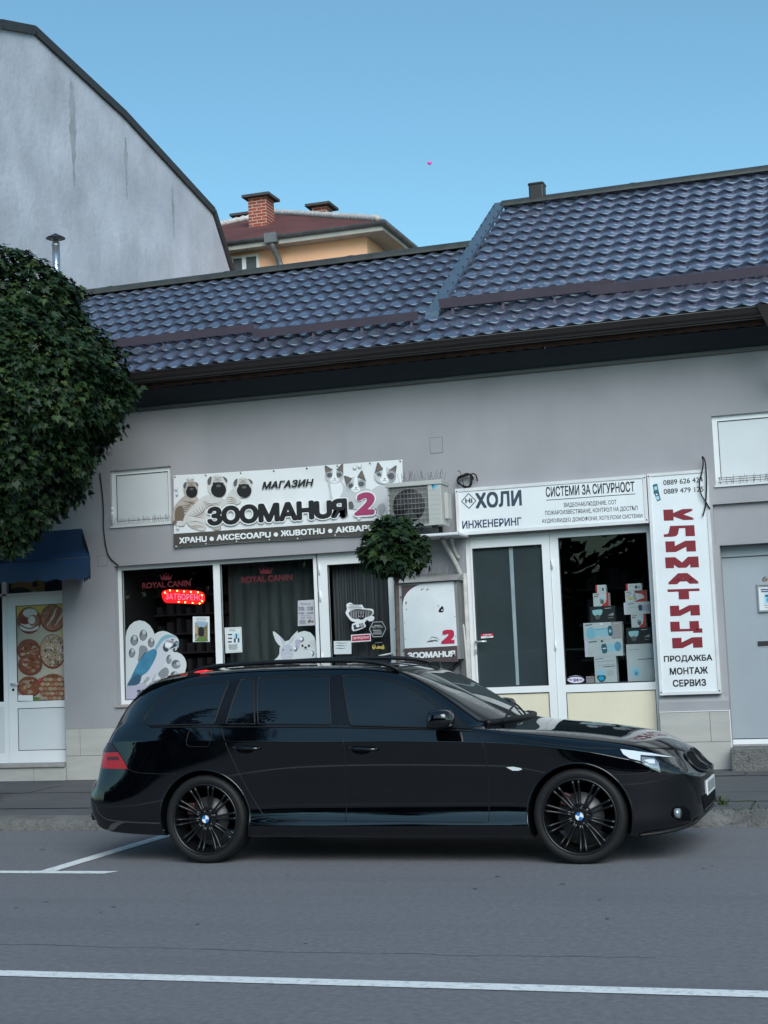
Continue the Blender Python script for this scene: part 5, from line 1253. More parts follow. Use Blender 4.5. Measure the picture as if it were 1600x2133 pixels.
# ------------------------------------------------------------------ food poster inside the door glass
A_ = Art(yd+.016, .00009); A_.T = Z(0,1180,5.333)
A_.rect(178,400,745,1496,K_food); A_.shape([(178,412),(720,402),(720,480),(600,500),(430,560),(178,560)], K_yel, False); A_.shape([(690,690),(740,680),(740,800),(690,780)], K_yel, False)
def burger(cx, cy, rx, ry, seed, kind):
    r = random.Random(seed); A_.ell(cx,cy,rx,ry,K_dred); A_.ell(cx,cy-ry*.05,rx*.93,ry*.92,(K_bun,K_sal,K_crm2,K_bun,K_crm2,K_sal)[kind])
    if kind == 0:
        A_.ell(cx+10,cy-ry*.55,rx*.6,ry*.34,K_crm); A_.ell(cx,cy+ry*.45,rx*.8,ry*.35,K_crm); A_.ell(cx-rx*.4,cy+5,rx*.4,ry*.25,K_dred,.3); A_.ell(cx+rx*.35,cy,rx*.5,ry*.42,K_sal); A_.ell(cx+rx*.2,cy-5,rx*.3,ry*.3,K_crm); A_.line([(cx-rx*.8,cy+ry*.3),(cx,cy+ry*.6),(cx+rx*.8,cy+ry*.3)],14,K_bun)
    elif kind == 1:
        for k in range(4): A_.line([(cx-rx*.8+k*45,cy+ry*.55),(cx-rx*.3+k*45,cy-ry*.1),(cx+k*42,cy-ry*.75)],16,K_crm if k % 2 else K_dred,True)
    elif kind == 2:
        for k in range(70):
            a, q = r.uniform(0,6.3), math.sqrt(r.random())*.86; A_.ell(cx+rx*q*cos(a),cy+ry*q*sin(a),r.uniform(7,16),r.uniform(4,8),K_blk if k % 2 else K_crm,r.uniform(0,3),7)
    else:
        for k in range(26):
            a, q = r.uniform(0,6.3), math.sqrt(r.random())*.66; A_.ell(cx+rx*q*cos(a),cy+ry*q*sin(a),r.uniform(14,40),r.uniform(8,20),r.choice((K_crm2,K_sal,K_dred,K_bun,K_crm2)),r.uniform(-.6,.6),9)
burger(325,600,135,150,1,0); burger(585,575,140,155,2,1); burger(585,945,150,195,3,2); burger(320,930,130,125,4,3); burger(335,1090,135,120,5,3); burger(325,1335,130,115,6,3)
A_.ell(590,1340,160,150,K_bun)
for j in range(5):
    for k in range(6): A_.ell(455+k*52+(j % 2)*20,1255+j*52,26,20,K_crm2 if (j+k) % 3 else K_sal)
A_.shape([(420,1290),(490,1215),(480,1240),(440,1300)], K_red); A_.rect(200,1430,365,1494,K_wht); A_.shape([(365,1445),(440,1455),(430,1494),(365,1494)], K_grn, False)
o = A_.done('food_poster'); tag(o, 'burger and pastry picture poster filling the glass of the food shop door', 'poster')
MB().box(dB-.02, fx1+.05, yd+.02, yd+.03, zp0-.02, zp1+.02).build('poster_backing', K_dgr, fd)

# ------------------------------------------------------------------ decals, notices and lettering on the pet-shop glass
yg_ = yw+.0285
def crown(A_, cx, cy, w, h, m):
    A_.shape([(cx-w*.42,cy+h*.5),(cx-w*.5,cy-h*.2),(cx-w*.28,cy+h*.05),(cx-w*.22,cy-h*.4),(cx-w*.06,cy),(cx,cy-h*.55),(cx+w*.06,cy),(cx+w*.22,cy-h*.4),(cx+w*.28,cy+h*.05),(cx+w*.5,cy-h*.2),(cx+w*.42,cy+h*.5)], m, False)
    for dx, dy in ((-.5,-.28),(-.22,-.48),(0,-.62),(.22,-.48),(.5,-.28)): A_.ell(cx+w*dx,cy+h*dy,w*.05,w*.05,m,0,8)
K_glr = mat('window_red', (.085,.005,.010), .5)
A_ = Art(yg_); A_.T = Z(280,1170,8.889); A_.text('ROYAL CANIN', (145,502), (1045,452), 112, K_glr, .035); crown(A_, 585, 285, 210, 110, K_glr)
tag(A_.done('window_lettering'), 'dark red crown and lettering on the left pet shop window above the lit sign', 'lettering')
A_ = Art(yg_); A_.T = Z(450,1170,7.273); A_.text('ROYAL CANIN', (385,328), (1158,284), 96, K_glr, .035); crown(A_, 755, 138, 190, 90, K_glr)
tag(A_.done('window_lettering'), 'dark red crown and lettering on the middle pet shop window above the rabbit', 'lettering')
# parrot and paws
K_dec = mat('decal_white', (.55,.58,.59), .45); K_paw = mat('decal_paw', (.11,.115,.14), .4); K_paw2 = mat('decal_paw_light', (.45,.47,.48), .4); K_pawr = mat('decal_paw_mid', (.22,.225,.25), .4)
A_ = Art(yg_, .0001); A_.T = Z(240,1280,8.889)
A_.shape([(200,1590),(192,420),(215,300),(270,200),(350,135),(450,108),(550,130),(640,200),(700,290),(728,365),(790,325),(880,303),(960,320),(1060,370),(1130,405),(1170,460),(1183,540),(1170,610),(1130,660),(1060,695),(1140,695),(1220,730),(1285,800),(1318,890),(1318,970),(1290,1080),(1220,1200),(1150,1590)], K_dec, False)
for x, y, rx, ry, hx_, hy_ in ((520,383,72,105,535,330),(353,478,72,100,362,432),(668,520,62,92,682,470),(310,713,60,88,325,672),(1125,922,84,82,1168,908),(995,830,48,85,1018,800),(1100,1120,78,68,1128,1096)):
    A_.ell(x,y,rx,ry,K_paw,.1); A_.ell(x,y+ry*.35,rx*.72,ry*.5,K_pawr,.1); A_.ell(hx_,hy_,rx*.48,ry*.42,K_paw2,.1)
A_.shape([(455,590),(540,580),(600,640),(540,760),(470,860),(420,860),(435,740)], K_pawr); A_.shape([(800,1080),(880,1000),(950,980),(995,1050),(960,1160),(880,1190),(800,1130)], K_pawr)
A_.shape([(740,640),(820,560),(900,480),(980,440),(1060,430),(1130,450),(1100,560),(1040,640),(960,700),(940,860),(860,980),(760,1080),(640,1200),(520,1290),(440,1290),(480,1180),(600,1050),(700,860)], mat('decal_breast', (.52,.52,.58), .5))
A_.shape([(735,620),(790,520),(850,430),(920,385),(1000,370),(1090,400),(1140,430),(1060,420),(960,445),(880,490),(820,580),(770,650)], mat('decal_crown_blue', (.20,.36,.44), .5))
A_.shape([(700,640),(760,660),(770,740),(700,900),(600,1060),(480,1150),(420,1290),(340,1310),(225,1315),(290,1170),(380,980),(440,870),(560,720)], mat('decal_wing', (.045,.19,.31), .5, var=(9,.25)))
A_.shape([(225,1315),(300,1190),(400,1110),(480,1150),(430,1290)], mat('decal_wing_dark', (.03,.09,.15), .5)); A_.line([(430,880),(540,730),(620,655)], 14, K_blk, True)
for k in range(4): A_.line([(300+k*40,1290),(340+k*40,1200),(420+k*30,1110)],6,K_slate,True)
A_.shape([(885,590),(930,520),(920,600),(990,640),(960,690),(900,670)], K_slate); A_.ell(985,560,62,48,K_wht,.2); A_.ell(1060,470,26,14,K_slate)
for k in range(4): A_.line([(950,470+k*12),(1020,490+k*10),(1090,505+k*6)],4,K_slate)
A_.shape([(1080,540),(1140,490),(1180,540),(1170,620),(1140,650),(1150,580),(1110,600),(1000,640),(1060,580)], K_slate); A_.shape([(1110,530),(1160,520),(1178,580),(1160,620),(1140,560)], mat('decal_beak', (.22,.33,.38), .4)); A_.shape([(1060,650),(1110,620),(1100,680)], K_slate)
A_.shape([(520,1250),(600,1150),(640,1190),(560,1270)], K_gry); A_.shape([(680,1200),(760,1090),(740,1160),(700,1250)], K_lav)
A_.shape([(208,1320),(1150,1290),(1150,1590),(208,1590)], K_lav, False); A_.line([(440,1285),(560,1290),(600,1390)],14,K_gry)
A_.text('ЗООМАНUЯ', (405,1530), (1120,1490), 135, K_blk, .05)
tag(A_.done('parrot_decal'), 'blue parrot and paw print decal on the left pet shop window', 'decal')
# rabbit and small dog
A_ = Art(yg_, .0001); A_.T = Z(450,1170,7.273); K_rab = mat('decal_rabbit', (.44,.45,.52), .5, var=(10,.08))
A_.shape([(860,1505),(930,1450),(960,1400),(965,1300),(1040,1210),(1100,1190),(1170,1180),(1190,1110),(1260,1070),(1340,1048),(1430,1072),(1490,1140),(1520,1250),(1522,1500)], K_dec, False)
A_.shape([(862,1070),(885,1062),(960,1120),(1020,1180),(1050,1240),(1020,1290),(960,1270),(900,1190)], K_dec); A_.shape([(1240,1050),(1200,1080),(1130,1160),(1090,1240),(1140,1270),(1180,1220),(1220,1130)], K_dec)
A_.shape([(975,1140),(1030,1190),(1045,1240),(1010,1250)], K_rab); A_.shape([(1190,1120),(1120,1200),(1110,1250),(1160,1210)], K_rab)
A_.shape([(1000,1290),(1080,1250),(1150,1290),(1170,1400),(1130,1490),(1030,1495),(980,1420)], K_rab); A_.ell(1085,1440,45,36,K_lgt); A_.ell(1018,1335,9,16,K_dgr); A_.ell(1137,1338,9,16,K_dgr); A_.line([(1060,1430),(1085,1445),(1110,1430)],6,K_gry)
for x, y, r_ in ((1300,1180,44),(1205,1320,42),(1455,1395,44)): A_.ell(x,y,r_*.75,r_,K_paw); A_.ell(x-10,y-10,r_*.5,r_*.6,K_wht)
A_.shape([(1200,1200),(1250,1180),(1300,1250),(1250,1320),(1210,1270)], K_lav); A_.shape([(1410,1210),(1500,1190),(1490,1280),(1430,1300)], K_lgt); A_.ell(1350,1285,88,82,K_dec); A_.ell(1350,1420,110,80,K_dec)
for x in (1310,1408): A_.ell(x,1275,17,22,K_blk)
A_.ell(1357,1300,20,17,K_blk); A_.line([(1325,1335),(1357,1320),(1390,1335)],7,K_dgr)
tag(A_.done('rabbit_decal'), 'white rabbit and small dog decal on the middle pet shop window', 'decal')
def paper(name, label, cat, T, quad, m, draw, Y=None, group=None):
    A = Art(Y or yg_, .0004); A.T = T; A.shape(quad, m, False); draw(A); return tag(A.done(name), label, cat, group)
def dr(A):
    A.dashes(1262,1460,635,650,2,K_dgr,5); 
    for tx, y in (('9.00 - 19.00',712),('10.00 - 16.00',742),('9.00 - 15.00',796)): A.text(tx, (1252,y), (1472,y-6), 27, K_slate, .02)
    A.dashes(1275,1460,812,822,2,K_gry,4); A.text('10.00 - 14.00', (1282,862), (1450,857), 18, K_dgr, .01); A.dashes(1260,1375,888,940,4,K_dgr,5); A.shape([(1390,905),(1425,870),(1440,895),(1475,890),(1470,925),(1440,910),(1410,930)], K_brn)
paper('opening_hours', 'grey opening hours sheet taped inside the middle pet shop window', 'notice', Z(450,1170,7.273), [(1240,590),(1485,575),(1505,962),(1240,976)], K_sheet, dr)
def dr(A):
    A.shape([(150,1015),(372,1006),(386,1358),(160,1370)], K_gry, False); A.shape([(154,1020),(368,1011),(382,1352),(164,1364)], K_papr, False)
    A.dashes(190,320,1032,1048,2,K_slate,6); A.dashes(180,245,1105,1215,3,K_slate,20); A.rect(268,1082,356,1228,K_lblu); A.rect(272,1165,300,1222,K_slate); A.rect(328,1160,356,1218,K_slate); A.rect(298,1095,318,1180,K_slate); A.rect(300,1170,326,1225,K_wht); A.dashes(180,355,1255,1330,7,K_gry,5)
paper('memorial_notice', 'small white framed notice in the lower corner of the middle pet shop window', 'notice', Z(450,1170,7.273), [(130,1000),(385,988),(400,1370),(145,1387)], K_papr, dr)
def dr(A):
    A.dashes(1130,1340,1045,1105,3,K_slate,7); A.rect(1122,1118,1358,1474,mat('photo_olive', (.16,.14,.07), .5, var=(9,.5))); A.shape([(1122,1118),(1358,1118),(1330,1180),(1280,1215),(1200,1215),(1150,1170)], mat('photo_sky', (.26,.36,.46), .5), False); A.shape([(1122,1160),(1180,1230),(1185,1330),(1140,1340),(1122,1300)], mat('photo_straw', (.36,.27,.16), .5, var=(12,.4)))
    A.shape([(1180,1300),(1190,1230),(1235,1205),(1280,1230),(1290,1300),(1285,1370),(1240,1385),(1195,1370)], K_blk); A.shape([(1150,1420),(1250,1395),(1340,1420),(1350,1472),(1130,1472)], K_grn); A.line([(1130,1450),(1180,1370)],12,K_crm)
paper('photo_poster', 'small poster with a dark dog photo in the left pet shop window', 'poster', Z(280,1170,8.889), [(1080,1016),(1390,1014),(1396,1484),(1084,1488)], K_papr, dr)
# stickers on the pet-shop door
ZD = Z(600,1130,5.333)
A_ = Art(yg_, .0004); A_.T = ZD
A_.shape([(650,690),(690,668),(740,690),(820,690),(850,730),(940,740),(950,790),(930,810),(960,830),(945,870),(900,875),(880,860),(850,895),(860,940),(725,985),(712,910),(750,890),(700,870),(675,840),(640,785),(655,740)], K_wht); A_.shape([(680,770),(780,740),(930,760),(920,810),(850,835),(740,850),(690,820)], K_dgr); A_.shape([(770,830),(775,765),(800,790),(830,795),(850,765),(858,830),(815,860)], K_blk)
for x in (788,828): A_.ell(x,820,8,5,K_lgt)
for k in range(8): A_.line([(700+k*28,765),(705+k*26,835)],4,K_lgt)
A_.shape([(725,920),(830,893),(850,938),(735,970)], K_slate, False); A_.ell(775,925,20,18,K_wht); A_.shape([(800,905),(825,900),(838,935),(810,940)], K_gry); A_.dashes(665,830,690,740,4,K_dgr,4)
tag(A_.done('cat_sticker'), 'ragged white sticker with a black cat peering out on the pet shop door', 'sticker')
A_ = Art(yg_, .0004); A_.T = ZD; HX_ = [(905,962),(945,885),(1045,880),(1088,955),(1045,1045),(945,1048)]; A_.shape(HX_, K_blk, False)
for p, q in zip(HX_, HX_[1:]+HX_[:1]): A_.line([p, q], 7, K_lgt)
A_.text('PRO PLAN', (932,952), (1052,948), 22, K_lgt, .005); A_.dashes(950,1040,922,924,1,K_lgt,9); A_.dashes(940,1050,975,1015,3,K_lgt,8)
tag(A_.done('hexagon_sticker'), 'black hexagonal sticker with pale outline on the pet shop door', 'sticker')
def dr(A): A.shape([(712,1035),(908,1022),(912,1086),(712,1098)], K_crim, False); A.text('затворено', (725,1085), (900,1074), 34, K_wht, .01, .25)
paper('closed_notice', 'small red plate with white script hung on the pet shop door', 'sign', ZD, [(700,1026),(918,1012),(922,1096),(704,1110)], K_wht, dr)
def dr(A):
    for y in (1118,1146,1176): A.line([(525,y+3),(560,y-3),(600,y+2),(660-(y-1118)*.3,y-4)], 9, K_navy, True)
paper('handwritten_note', 'white handwritten note stuck low on the pet shop door', 'notice', ZD, [(508,1096),(703,1092),(705,1238),(512,1242)], K_lblu if False else K_papr, dr)
A_ = Art(yg_, .0004); A_.T = ZD; A_.ell(955,1160,20,26,K_yel); A_.shape([(980,1180),(1000,1150),(1035,1155),(1060,1135),(1070,1185),(1020,1180)], K_yel); A_.ell(955,1150,9,10,K_blk); A_.line([(965,1115),(1050,1110)],5,K_gry)
tag(A_.done('yellow_sticker'), 'small yellow outline sticker beside the handle of the pet shop door', 'sticker')
# lit closed sign in the left window
yl = yw+.075; ls = thing('led_sign', 'glowing red closed sign with yellow bulbs in the left pet shop window', 'sign', tuple(F(382,1245,yl)))
A_ = Art(yl+.012); A_.T = Z(280,1170,8.889); A_.shape([(505,600),(560,530),(700,520),(900,522),(1180,545),(1285,590),(1300,710),(1230,785),(900,772),(700,765),(560,745)], mat('sign_red_glow', (.4,.01,.012), .5, emit=(1,.004,.008,.65))); A_.done('glow_backing', ls)  # sign board given emission to imitate the red bloom around the letters
A_ = Art(yl); A_.T = Z(280,1170,8.889); A_.text('ЗАТВОРЕНО', (580,695), (1262,722), 112, mat('neon_red', (.5,.02,.03), .4, emit=(1,.07,.13,2.0)), .0, 0, 1.08); A_.done('lettering', ls)
M_bulb = mat('bulb_amber', (.6,.3,.05), .4, emit=(1,.42,.07,7.0)); TB = Z(280,1170,8.889)
for k, (x, y) in enumerate(((565,572),(657,532),(793,542),(917,552),(1045,560),(1175,568),(1250,622),(1252,732),(1207,773),(1077,765),(940,753),(818,745))):
    c = F(*TB(x, y), yl-.004); bm_ = bmesh.new(); bmesh.ops.create_icosphere(bm_, subdivisions=2, radius=.0075, matrix=Matrix.Translation(c)); me = bpy.data.meshes.new('bulb'); bm_.to_mesh(me); bm_.free(); me.materials.append(M_bulb)
    o = bpy.data.objects.new('bulb', me); COL.objects.link(o); attach(o, ls)

# ------------------------------------------------------------------ boxed cameras in the engineering-shop window
ZB = Z(1180,1200,8.421); ybx = YF+.27
K_box = mat('carton_white', (.50,.53,.54), .5, var=(4,.06)); K_boxd = mat('carton_black', (.018,.02,.022), .4)
def carton(name, label, x0, y0, x1, y1, m, dp, draw, side=None, zfloor=None):
    xm = (x0+x1)/2; a = F(*ZB(x0, (y0+y1)/2), ybx); c = F(*ZB(x1, (y0+y1)/2), ybx); zt_ = F(*ZB(xm, y0), ybx).z; zb_ = F(*ZB(xm, y1), ybx).z if zfloor is None else zfloor
    t = thing(name, label, 'box', ((a.x+c.x)/2, ybx+dp/2, zb_), 'camera boxes stacked in the shop window')
    MB().box(a.x, c.x, ybx, ybx+dp, zb_+.0005, zt_).build('carton', side or m, t, bevel=.002)
    A = Art(ybx-.0005, .0004)
    A.T = lambda u, v: (u, v)
    A.P = lambda u, v, A=A: Vector((a.x+(c.x-a.x)*u, A.Y-A.k*A.st, zt_+(zb_+.0005-zt_)*v))
    A.rect(.005,.005,.995,.995,m); draw(A); A.done('printed_face', t); return zt_
def d_dome(A): A.shape([(.10,.30),(.14,.22),(.46,.20),(.50,.30),(.46,.50),(.36,.58),(.22,.58),(.13,.48)], mat('dome_aqua', (.30,.52,.55), .4)); A.ell(.30,.66,.10,.16,K_dgr); A.line([(.60,.15),(.85,.13)],.03,K_lgt); A.shape([(.70,.60),(.93,.42),(.94,.60)], K_gry, False); A.line([(.72,.74),(.92,.73)],.03,K_gry)
def d_bullet(A): A.shape([(.86,.0),(.995,.0),(.995,.995),(.5,.995),(.62,.85),(.80,.72),(.86,.45)], K_red, False); A.ell(.56,.58,.15,.26,K_gry); A.ell(.57,.68,.11,.16,K_dgr); A.ell(.62,.36,.13,.12,K_lblu); A.line([(.06,.12),(.42,.09)],.04,K_dgr); A.line([(.07,.26),(.34,.24)],.06,K_mar)
def d_small(A): A.rect(.005,.005,.16,.995,K_red); A.ell(.72,.55,.09,.2,K_blk); A.line([(.28,.3),(.5,.28)],.05,K_gry); A.line([(.3,.6),(.55,.58)],.05,K_gry)
def d_small2(A): A.rect(.005,.005,.12,.995,K_red); A.rect(.57,.3,.72,.72,K_slate); A.rect(.75,.35,.92,.75,mat('photo_sage', (.30,.38,.34), .5)); A.line([(.2,.25),(.45,.22)],.05,K_gry); A.line([(.2,.5),(.4,.48)],.04,K_lgt)
def d_tube(A): A.shape([(.45,.0),(.99,.0),(.99,.98),(.4,.98),(.55,.85),(.92,.65),(.75,.3),(.45,.25)], K_red, False); A.shape([(.45,.02),(.9,.02),(.75,.22),(.45,.22)], K_bun, False); A.ell(.47,.52,.09,.34,K_gry); A.shape([(.5,.25),(.8,.38),(.86,.55),(.78,.7),(.55,.75)], K_lgt); A.ell(.25,.65,.12,.12,K_yel); A.line([(.06,.14),(.28,.1)],.05,K_slate); A.line([(.2,.25),(.3,.24)],.05,K_slate); A.dashes(.06,.25,.38,.44,2,K_gry,.03)
def d_navy(A): A.shape([(.55,.30),(.67,.26),(.69,.66),(.57,.70)], K_navy); A.rect(.69,.25,.99,.75,K_lav); A.line([(.16,.14),(.38,.11)],.05,K_slate); A.line([(.18,.44),(.50,.40)],.04,K_gry); A.line([(.18,.80),(.48,.77)],.03,K_lgt); A.rect(.005,.005,.08,.995,K_lil)
def d_long(A): A.rect(.73,.005,.99,.995,mat('carton_grey', (.33,.30,.31), .5)); A.ell(.19,.6,.13,.36,mat('globe_blue', (.22,.47,.58), .5)); A.rect(.30,.35,.64,.82,mat('globe_pale', (.30,.52,.62), .5)); A.line([(.32,.42),(.62,.36)],.04,K_blue); A.shape([(.64,.3),(.74,.25),(.76,.75),(.66,.8)], K_teal); A.rect(.67,.45,.73,.62,K_lblu); A.line([(.05,.13),(.24,.10)],.05,K_slate); A.rect(.44,.03,.52,.16,K_wht); A.line([(.8,.12),(.94,.1)],.03,K_lil)
def d_long2(A): A.rect(.005,.005,.07,.995,K_lil); A.rect(.60,.28,.93,.72,mat('globe_pale2', (.32,.54,.63), .5)); A.ell(.88,.45,.09,.28,K_blue); A.shape([(.45,.34),(.57,.3),(.59,.75),(.47,.8)], K_teal); A.line([(.48,.55),(.57,.52)],.06,K_wht); A.line([(.12,.14),(.34,.1)],.05,K_slate); A.rect(.44,.05,.5,.16,K_slate); A.shape([(.1,.5),(.3,.40),(.44,.42),(.3,.55),(.16,.85)], K_lgt)
def d_tall(A): A.line([(.05,.10),(.42,.08)],.022,K_slate); A.line([(.05,.20),(.95,.17)],.02,K_gry); A.line([(.15,.34),(.95,.31)],.016,K_gry); A.line([(.4,.40),(.95,.38)],.022,K_slate); A.shape([(.12,.70),(.25,.50),(.30,.48),(.40,.55),(.46,.70)], mat('drop_blue', (.30,.55,.72), .5)); A.shape([(.10,.74),(.48,.74),(.46,.9),(.3,.98),(.16,.92)], K_teal); A.ell(.29,.84,.12,.08,K_cyan); A.dashes(.55,.92,.55,.72,5,K_lgt,.012)
def d_big(A): A.line([(.08,.15),(.45,.14)],.018,K_gry); A.line([(.05,.22),(.95,.2)],.012,K_lgt); A.line([(.4,.42),(.95,.40)],.018,K_slate); A.ell(.3,.75,.19,.15,K_lblu); A.ell(.31,.76,.12,.1,mat('ring_blue', (.28,.52,.66), .5)); A.ell(.32,.79,.06,.05,K_blue); A.dashes(.55,.95,.48,.62,4,K_lgt,.01)
def d_pale(A): A.line([(.05,.3),(.9,.25)],.06,K_mar); A.line([(.05,.6),(.9,.57)],.05,K_gry)
fl0 = zh0+.006
za = carton('product_box', 'tall white carton with a blue droplet picture at the foot of the left stack', 495,1408,880,1868,K_box,.14,d_tall,zfloor=fl0)
zb2 = carton('product_box', 'white carton with blue phone picture lying directly on the droplet carton', 320,1108,985,1402,K_box,.16,d_long2,zfloor=za)
zb3 = carton('product_box', 'white carton with blue globe picture and grey end panel', 300,812,970,1105,K_box,.16,d_long,zfloor=zb2)
zb4 = carton('product_box', 'black dome camera carton in the left stack above the globe carton', 415,528,855,795,K_boxd,.14,d_dome,zfloor=zb3)
zb5 = carton('product_box', 'white and red carton with a round camera above the left black carton', 470,298,742,525,K_box,.12,d_bullet,zfloor=zb4)
carton('product_box', 'smallest white carton with a red edge crowning the left stack', 512,155,690,292,K_box,.09,d_small,zfloor=zb5)
za = carton('product_box', 'largest white carton with a blue ring picture at the foot of the right stack', 1062,1190,1552,1852,K_box,.15,d_big,zfloor=fl0)
zb2 = carton('product_box', 'black dome camera carton in the right stack on the ring carton', 1050,900,1492,1185,K_boxd,.14,d_dome,zfloor=za)
zb3 = carton('product_box', 'white and red carton with a round camera above the right black carton', 1137,668,1390,896,K_box,.12,d_bullet,zfloor=zb2)
zb4 = carton('product_box', 'long white carton with a navy picture in the right stack', 1008,455,1474,668,K_box,.15,d_navy,zfloor=zb3)
zb5 = carton('product_box', 'red and white carton with a tube camera picture in the right stack', 1030,252,1406,456,K_box,.13,d_tube,zfloor=zb4)
carton('product_box', 'small white carton with a red stripe crowning the right stack', 1046,132,1320,256,K_box,.10,d_small2,zfloor=zb5)
carton('product_box', 'flat pale pink carton left of the droplet carton', 345,1758,488,1872,mat('carton_pink', (.30,.26,.27), .5),.06,d_pale,zfloor=fl0)
MB().box(EX[4]-.05, EX[5]+.05, YF+.18, YF+.75, fl0-.05, fl0).build('display_shelf', mat('shelf_dark', (.05,.05,.05), .7), w2)
sh = MB(); Rq = random.Random(17)
for k in range(4):
    zz = .9+k*.42; sh.box(EX[4]-.1, EX[5]+.1, YF+1.6, YF+1.95, zz, zz+.025)
    for q in range(12): xx = EX[4]+(EX[5]-EX[4])*(q+.1)/12; sh.box(xx, xx+Rq.uniform(.04,.11), YF+1.62, YF+1.85, zz+.026, zz+.026+Rq.uniform(.05,.3))
sh.build('shelf', bpy.data.materials['dim_shelf'], w2)
A_ = Art(yv+.0285); A_.T = ZB; A_.ell(165,1822,148,55,K_lil); A_.text('24', (120,1850), (215,1848), 52, K_navy, .05); A_.dashes(35,115,1815,1826,2,K_navy,8); A_.dashes(220,300,1815,1826,2,K_navy,8); A_.line([(25,1775),(160,1745),(300,1775)],9,K_lav,True)
tag(A_.done('oval_sticker'), 'oval lilac sticker in the bottom corner of the engineering shop window', 'sticker')
A_ = Art(yv+.0185); A_.T = Z(940,1240,5.333); A_.shape([(328,430),(465,422),(468,450),(330,458)], K_crim, False); A_.shape([(330,458),(468,450),(466,470),(330,480)], K_papr, False); A_.line([(355,442),(445,436)],7,K_wht); A_.line([(390,464),(430,461)],6,K_dgr)
tag(A_.done('door_sticker'), 'small red and white sticker above the handle of the engineering shop door', 'sticker')
# plexiglass notice holder on the garage door
yn = gy-.03; nt_ = thing('notice_holder', 'clear holder with a printed notice below the number on the garage door', 'notice', tuple(F(1590,1245,yn)))
x0, x1, z0, z1 = rectpx((1577,1216),(1640,1272), yn); b = MB(); b.box(x0, x1, yn, yn+.03, z1-.02, z1); b.box(x0, x1, yn, yn+.03, z0, z0+.018); b.box(x0, x0+.012, yn+.004, yn+.03, z0, z1); b.build('holder', K_gry, nt_)
A_ = Art(yn+.02); A_.T = Z(1500,1180,11.85); A_.shape([(930,440),(1500,415),(1530,1070),(975,1085)], K_papr, False); A_.dashes(1050,1400,465,495,2,K_gry,12); A_.dashes(1000,1450,570,620,2,K_navy,30); A_.shape([(1090,665),(1300,660),(1310,920),(1100,925)], K_lblu, False); A_.shape([(1110,710),(1200,690),(1290,720),(1280,760),(1200,740),(1130,760)], K_teal); A_.ell(1200,820,60,70,K_cyan); A_.dashes(1070,1400,960,1015,2,K_gry,14); A_.done('notice_sheet', nt_)
# flue by the tree, balloon
fy = 18.3; p0 = F(114,560,fy); p1 = F(116,500,fy); zr = ZE+(fy-YE)*math.tan(PL)
fl2 = thing('flue_pipe', 'shiny galvanised flue pipe with a conical cap rising behind the tree', 'flue', (p1.x, fy, zr))
MB().tube([(p1.x,fy,zr-.05),(p1.x,fy,p1.z+.0)], .055, 20).tube([(p1.x,fy,p1.z-.08),(p1.x,fy,p1.z-.065)], .058, 20).build('pipe', mat('galvanised', (.55,.58,.6), .25, metal=.9, var=(7,.15)), fl2)
MB().lathe([(.0,.10),(.13,.03),(.135,.02),(.0,.055)], (p1.x,fy,p1.z), 'z', 28).build('cap', M_roofd, fl2)
s_ = MB()
for k in range(3): w = 2*pi*k/3; s_.tube([(p1.x+.055*cos(w),fy+.055*sin(w),p1.z-.05),(p1.x+.06*cos(w),fy+.06*sin(w),p1.z+.06)], .005, 5)
s_.build('cap_bracket', M_steel, fl2)
c = F(895,340,150); hp_ = []; N_ = 40
for k in range(N_):
    t_ = 2*pi*k/N_; hp_.append((.016*16*sin(t_)**3*.95, .016*(13*cos(t_)-5*cos(2*t_)-2*cos(3*t_)-cos(4*t_))))
vs = []; fs = []; L_ = 9
for j in range(L_):
    a_ = pi*(j+.5)/L_-pi/2; 
    for x, z in hp_: vs.append((c.x+x*cos(a_), c.y+.13*sin(a_), c.z+z*cos(a_)))
for j in range(L_-1):
    for k in range(N_): fs.append((j*N_+k, j*N_+(k+1) % N_, (j+1)*N_+(k+1) % N_, (j+1)*N_+k))
fs += [list(range(N_)), [(L_-1)*N_+k for k in range(N_)]]
o = MB().add(vs, fs, 0, True).build('heart_balloon', mat('balloon_pink', (.80,.05,.42), .25)); tag(o, 'tiny pink heart balloon drifting in the open sky', 'balloon')

# ------------------------------------------------------------------ trees
LEAF = [(0,0),(.12,.0),(.40,-.16),(.30,.06),(.62,.12),(.36,.22),(.56,.50),(.24,.38),(.20,.52),(.11,.66),(.0,.96)]
LEAF = LEAF+[(-x, y) for x, y in LEAF[-2:0:-1]]
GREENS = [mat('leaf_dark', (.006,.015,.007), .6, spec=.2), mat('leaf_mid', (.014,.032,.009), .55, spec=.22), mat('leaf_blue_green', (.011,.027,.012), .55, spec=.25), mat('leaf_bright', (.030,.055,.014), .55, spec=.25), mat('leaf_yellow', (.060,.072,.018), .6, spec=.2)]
M_bark = mat('maple_bark', (.10,.075,.06), .9, var=(20,.3), bump=(50,.6,.01))
def leaf(b, c, nrm, tip, s, m, r):
    nrm = nrm.normalized(); t = (tip-nrm*tip.dot(nrm))
    if t.length < 1e-4: t = nrm.orthogonal()
    t.normalize(); a = t.cross(nrm)
    fold = r.uniform(.05,.22); curl = r.uniform(-.15,.25)
    n = len(b.v); N = len(LEAF); half = 10
    for x, y in LEAF: b.v.append(tuple(c+a*(x*s)+t*(y*s)+nrm*s*(fold*abs(x)-curl*y*y)))
    b.f.append([n+i for i in range(0, half+1)]); b.f.append([n]+[n+i for i in range(half, N)])
    b.m += [m, m]; b.s += [False, False]
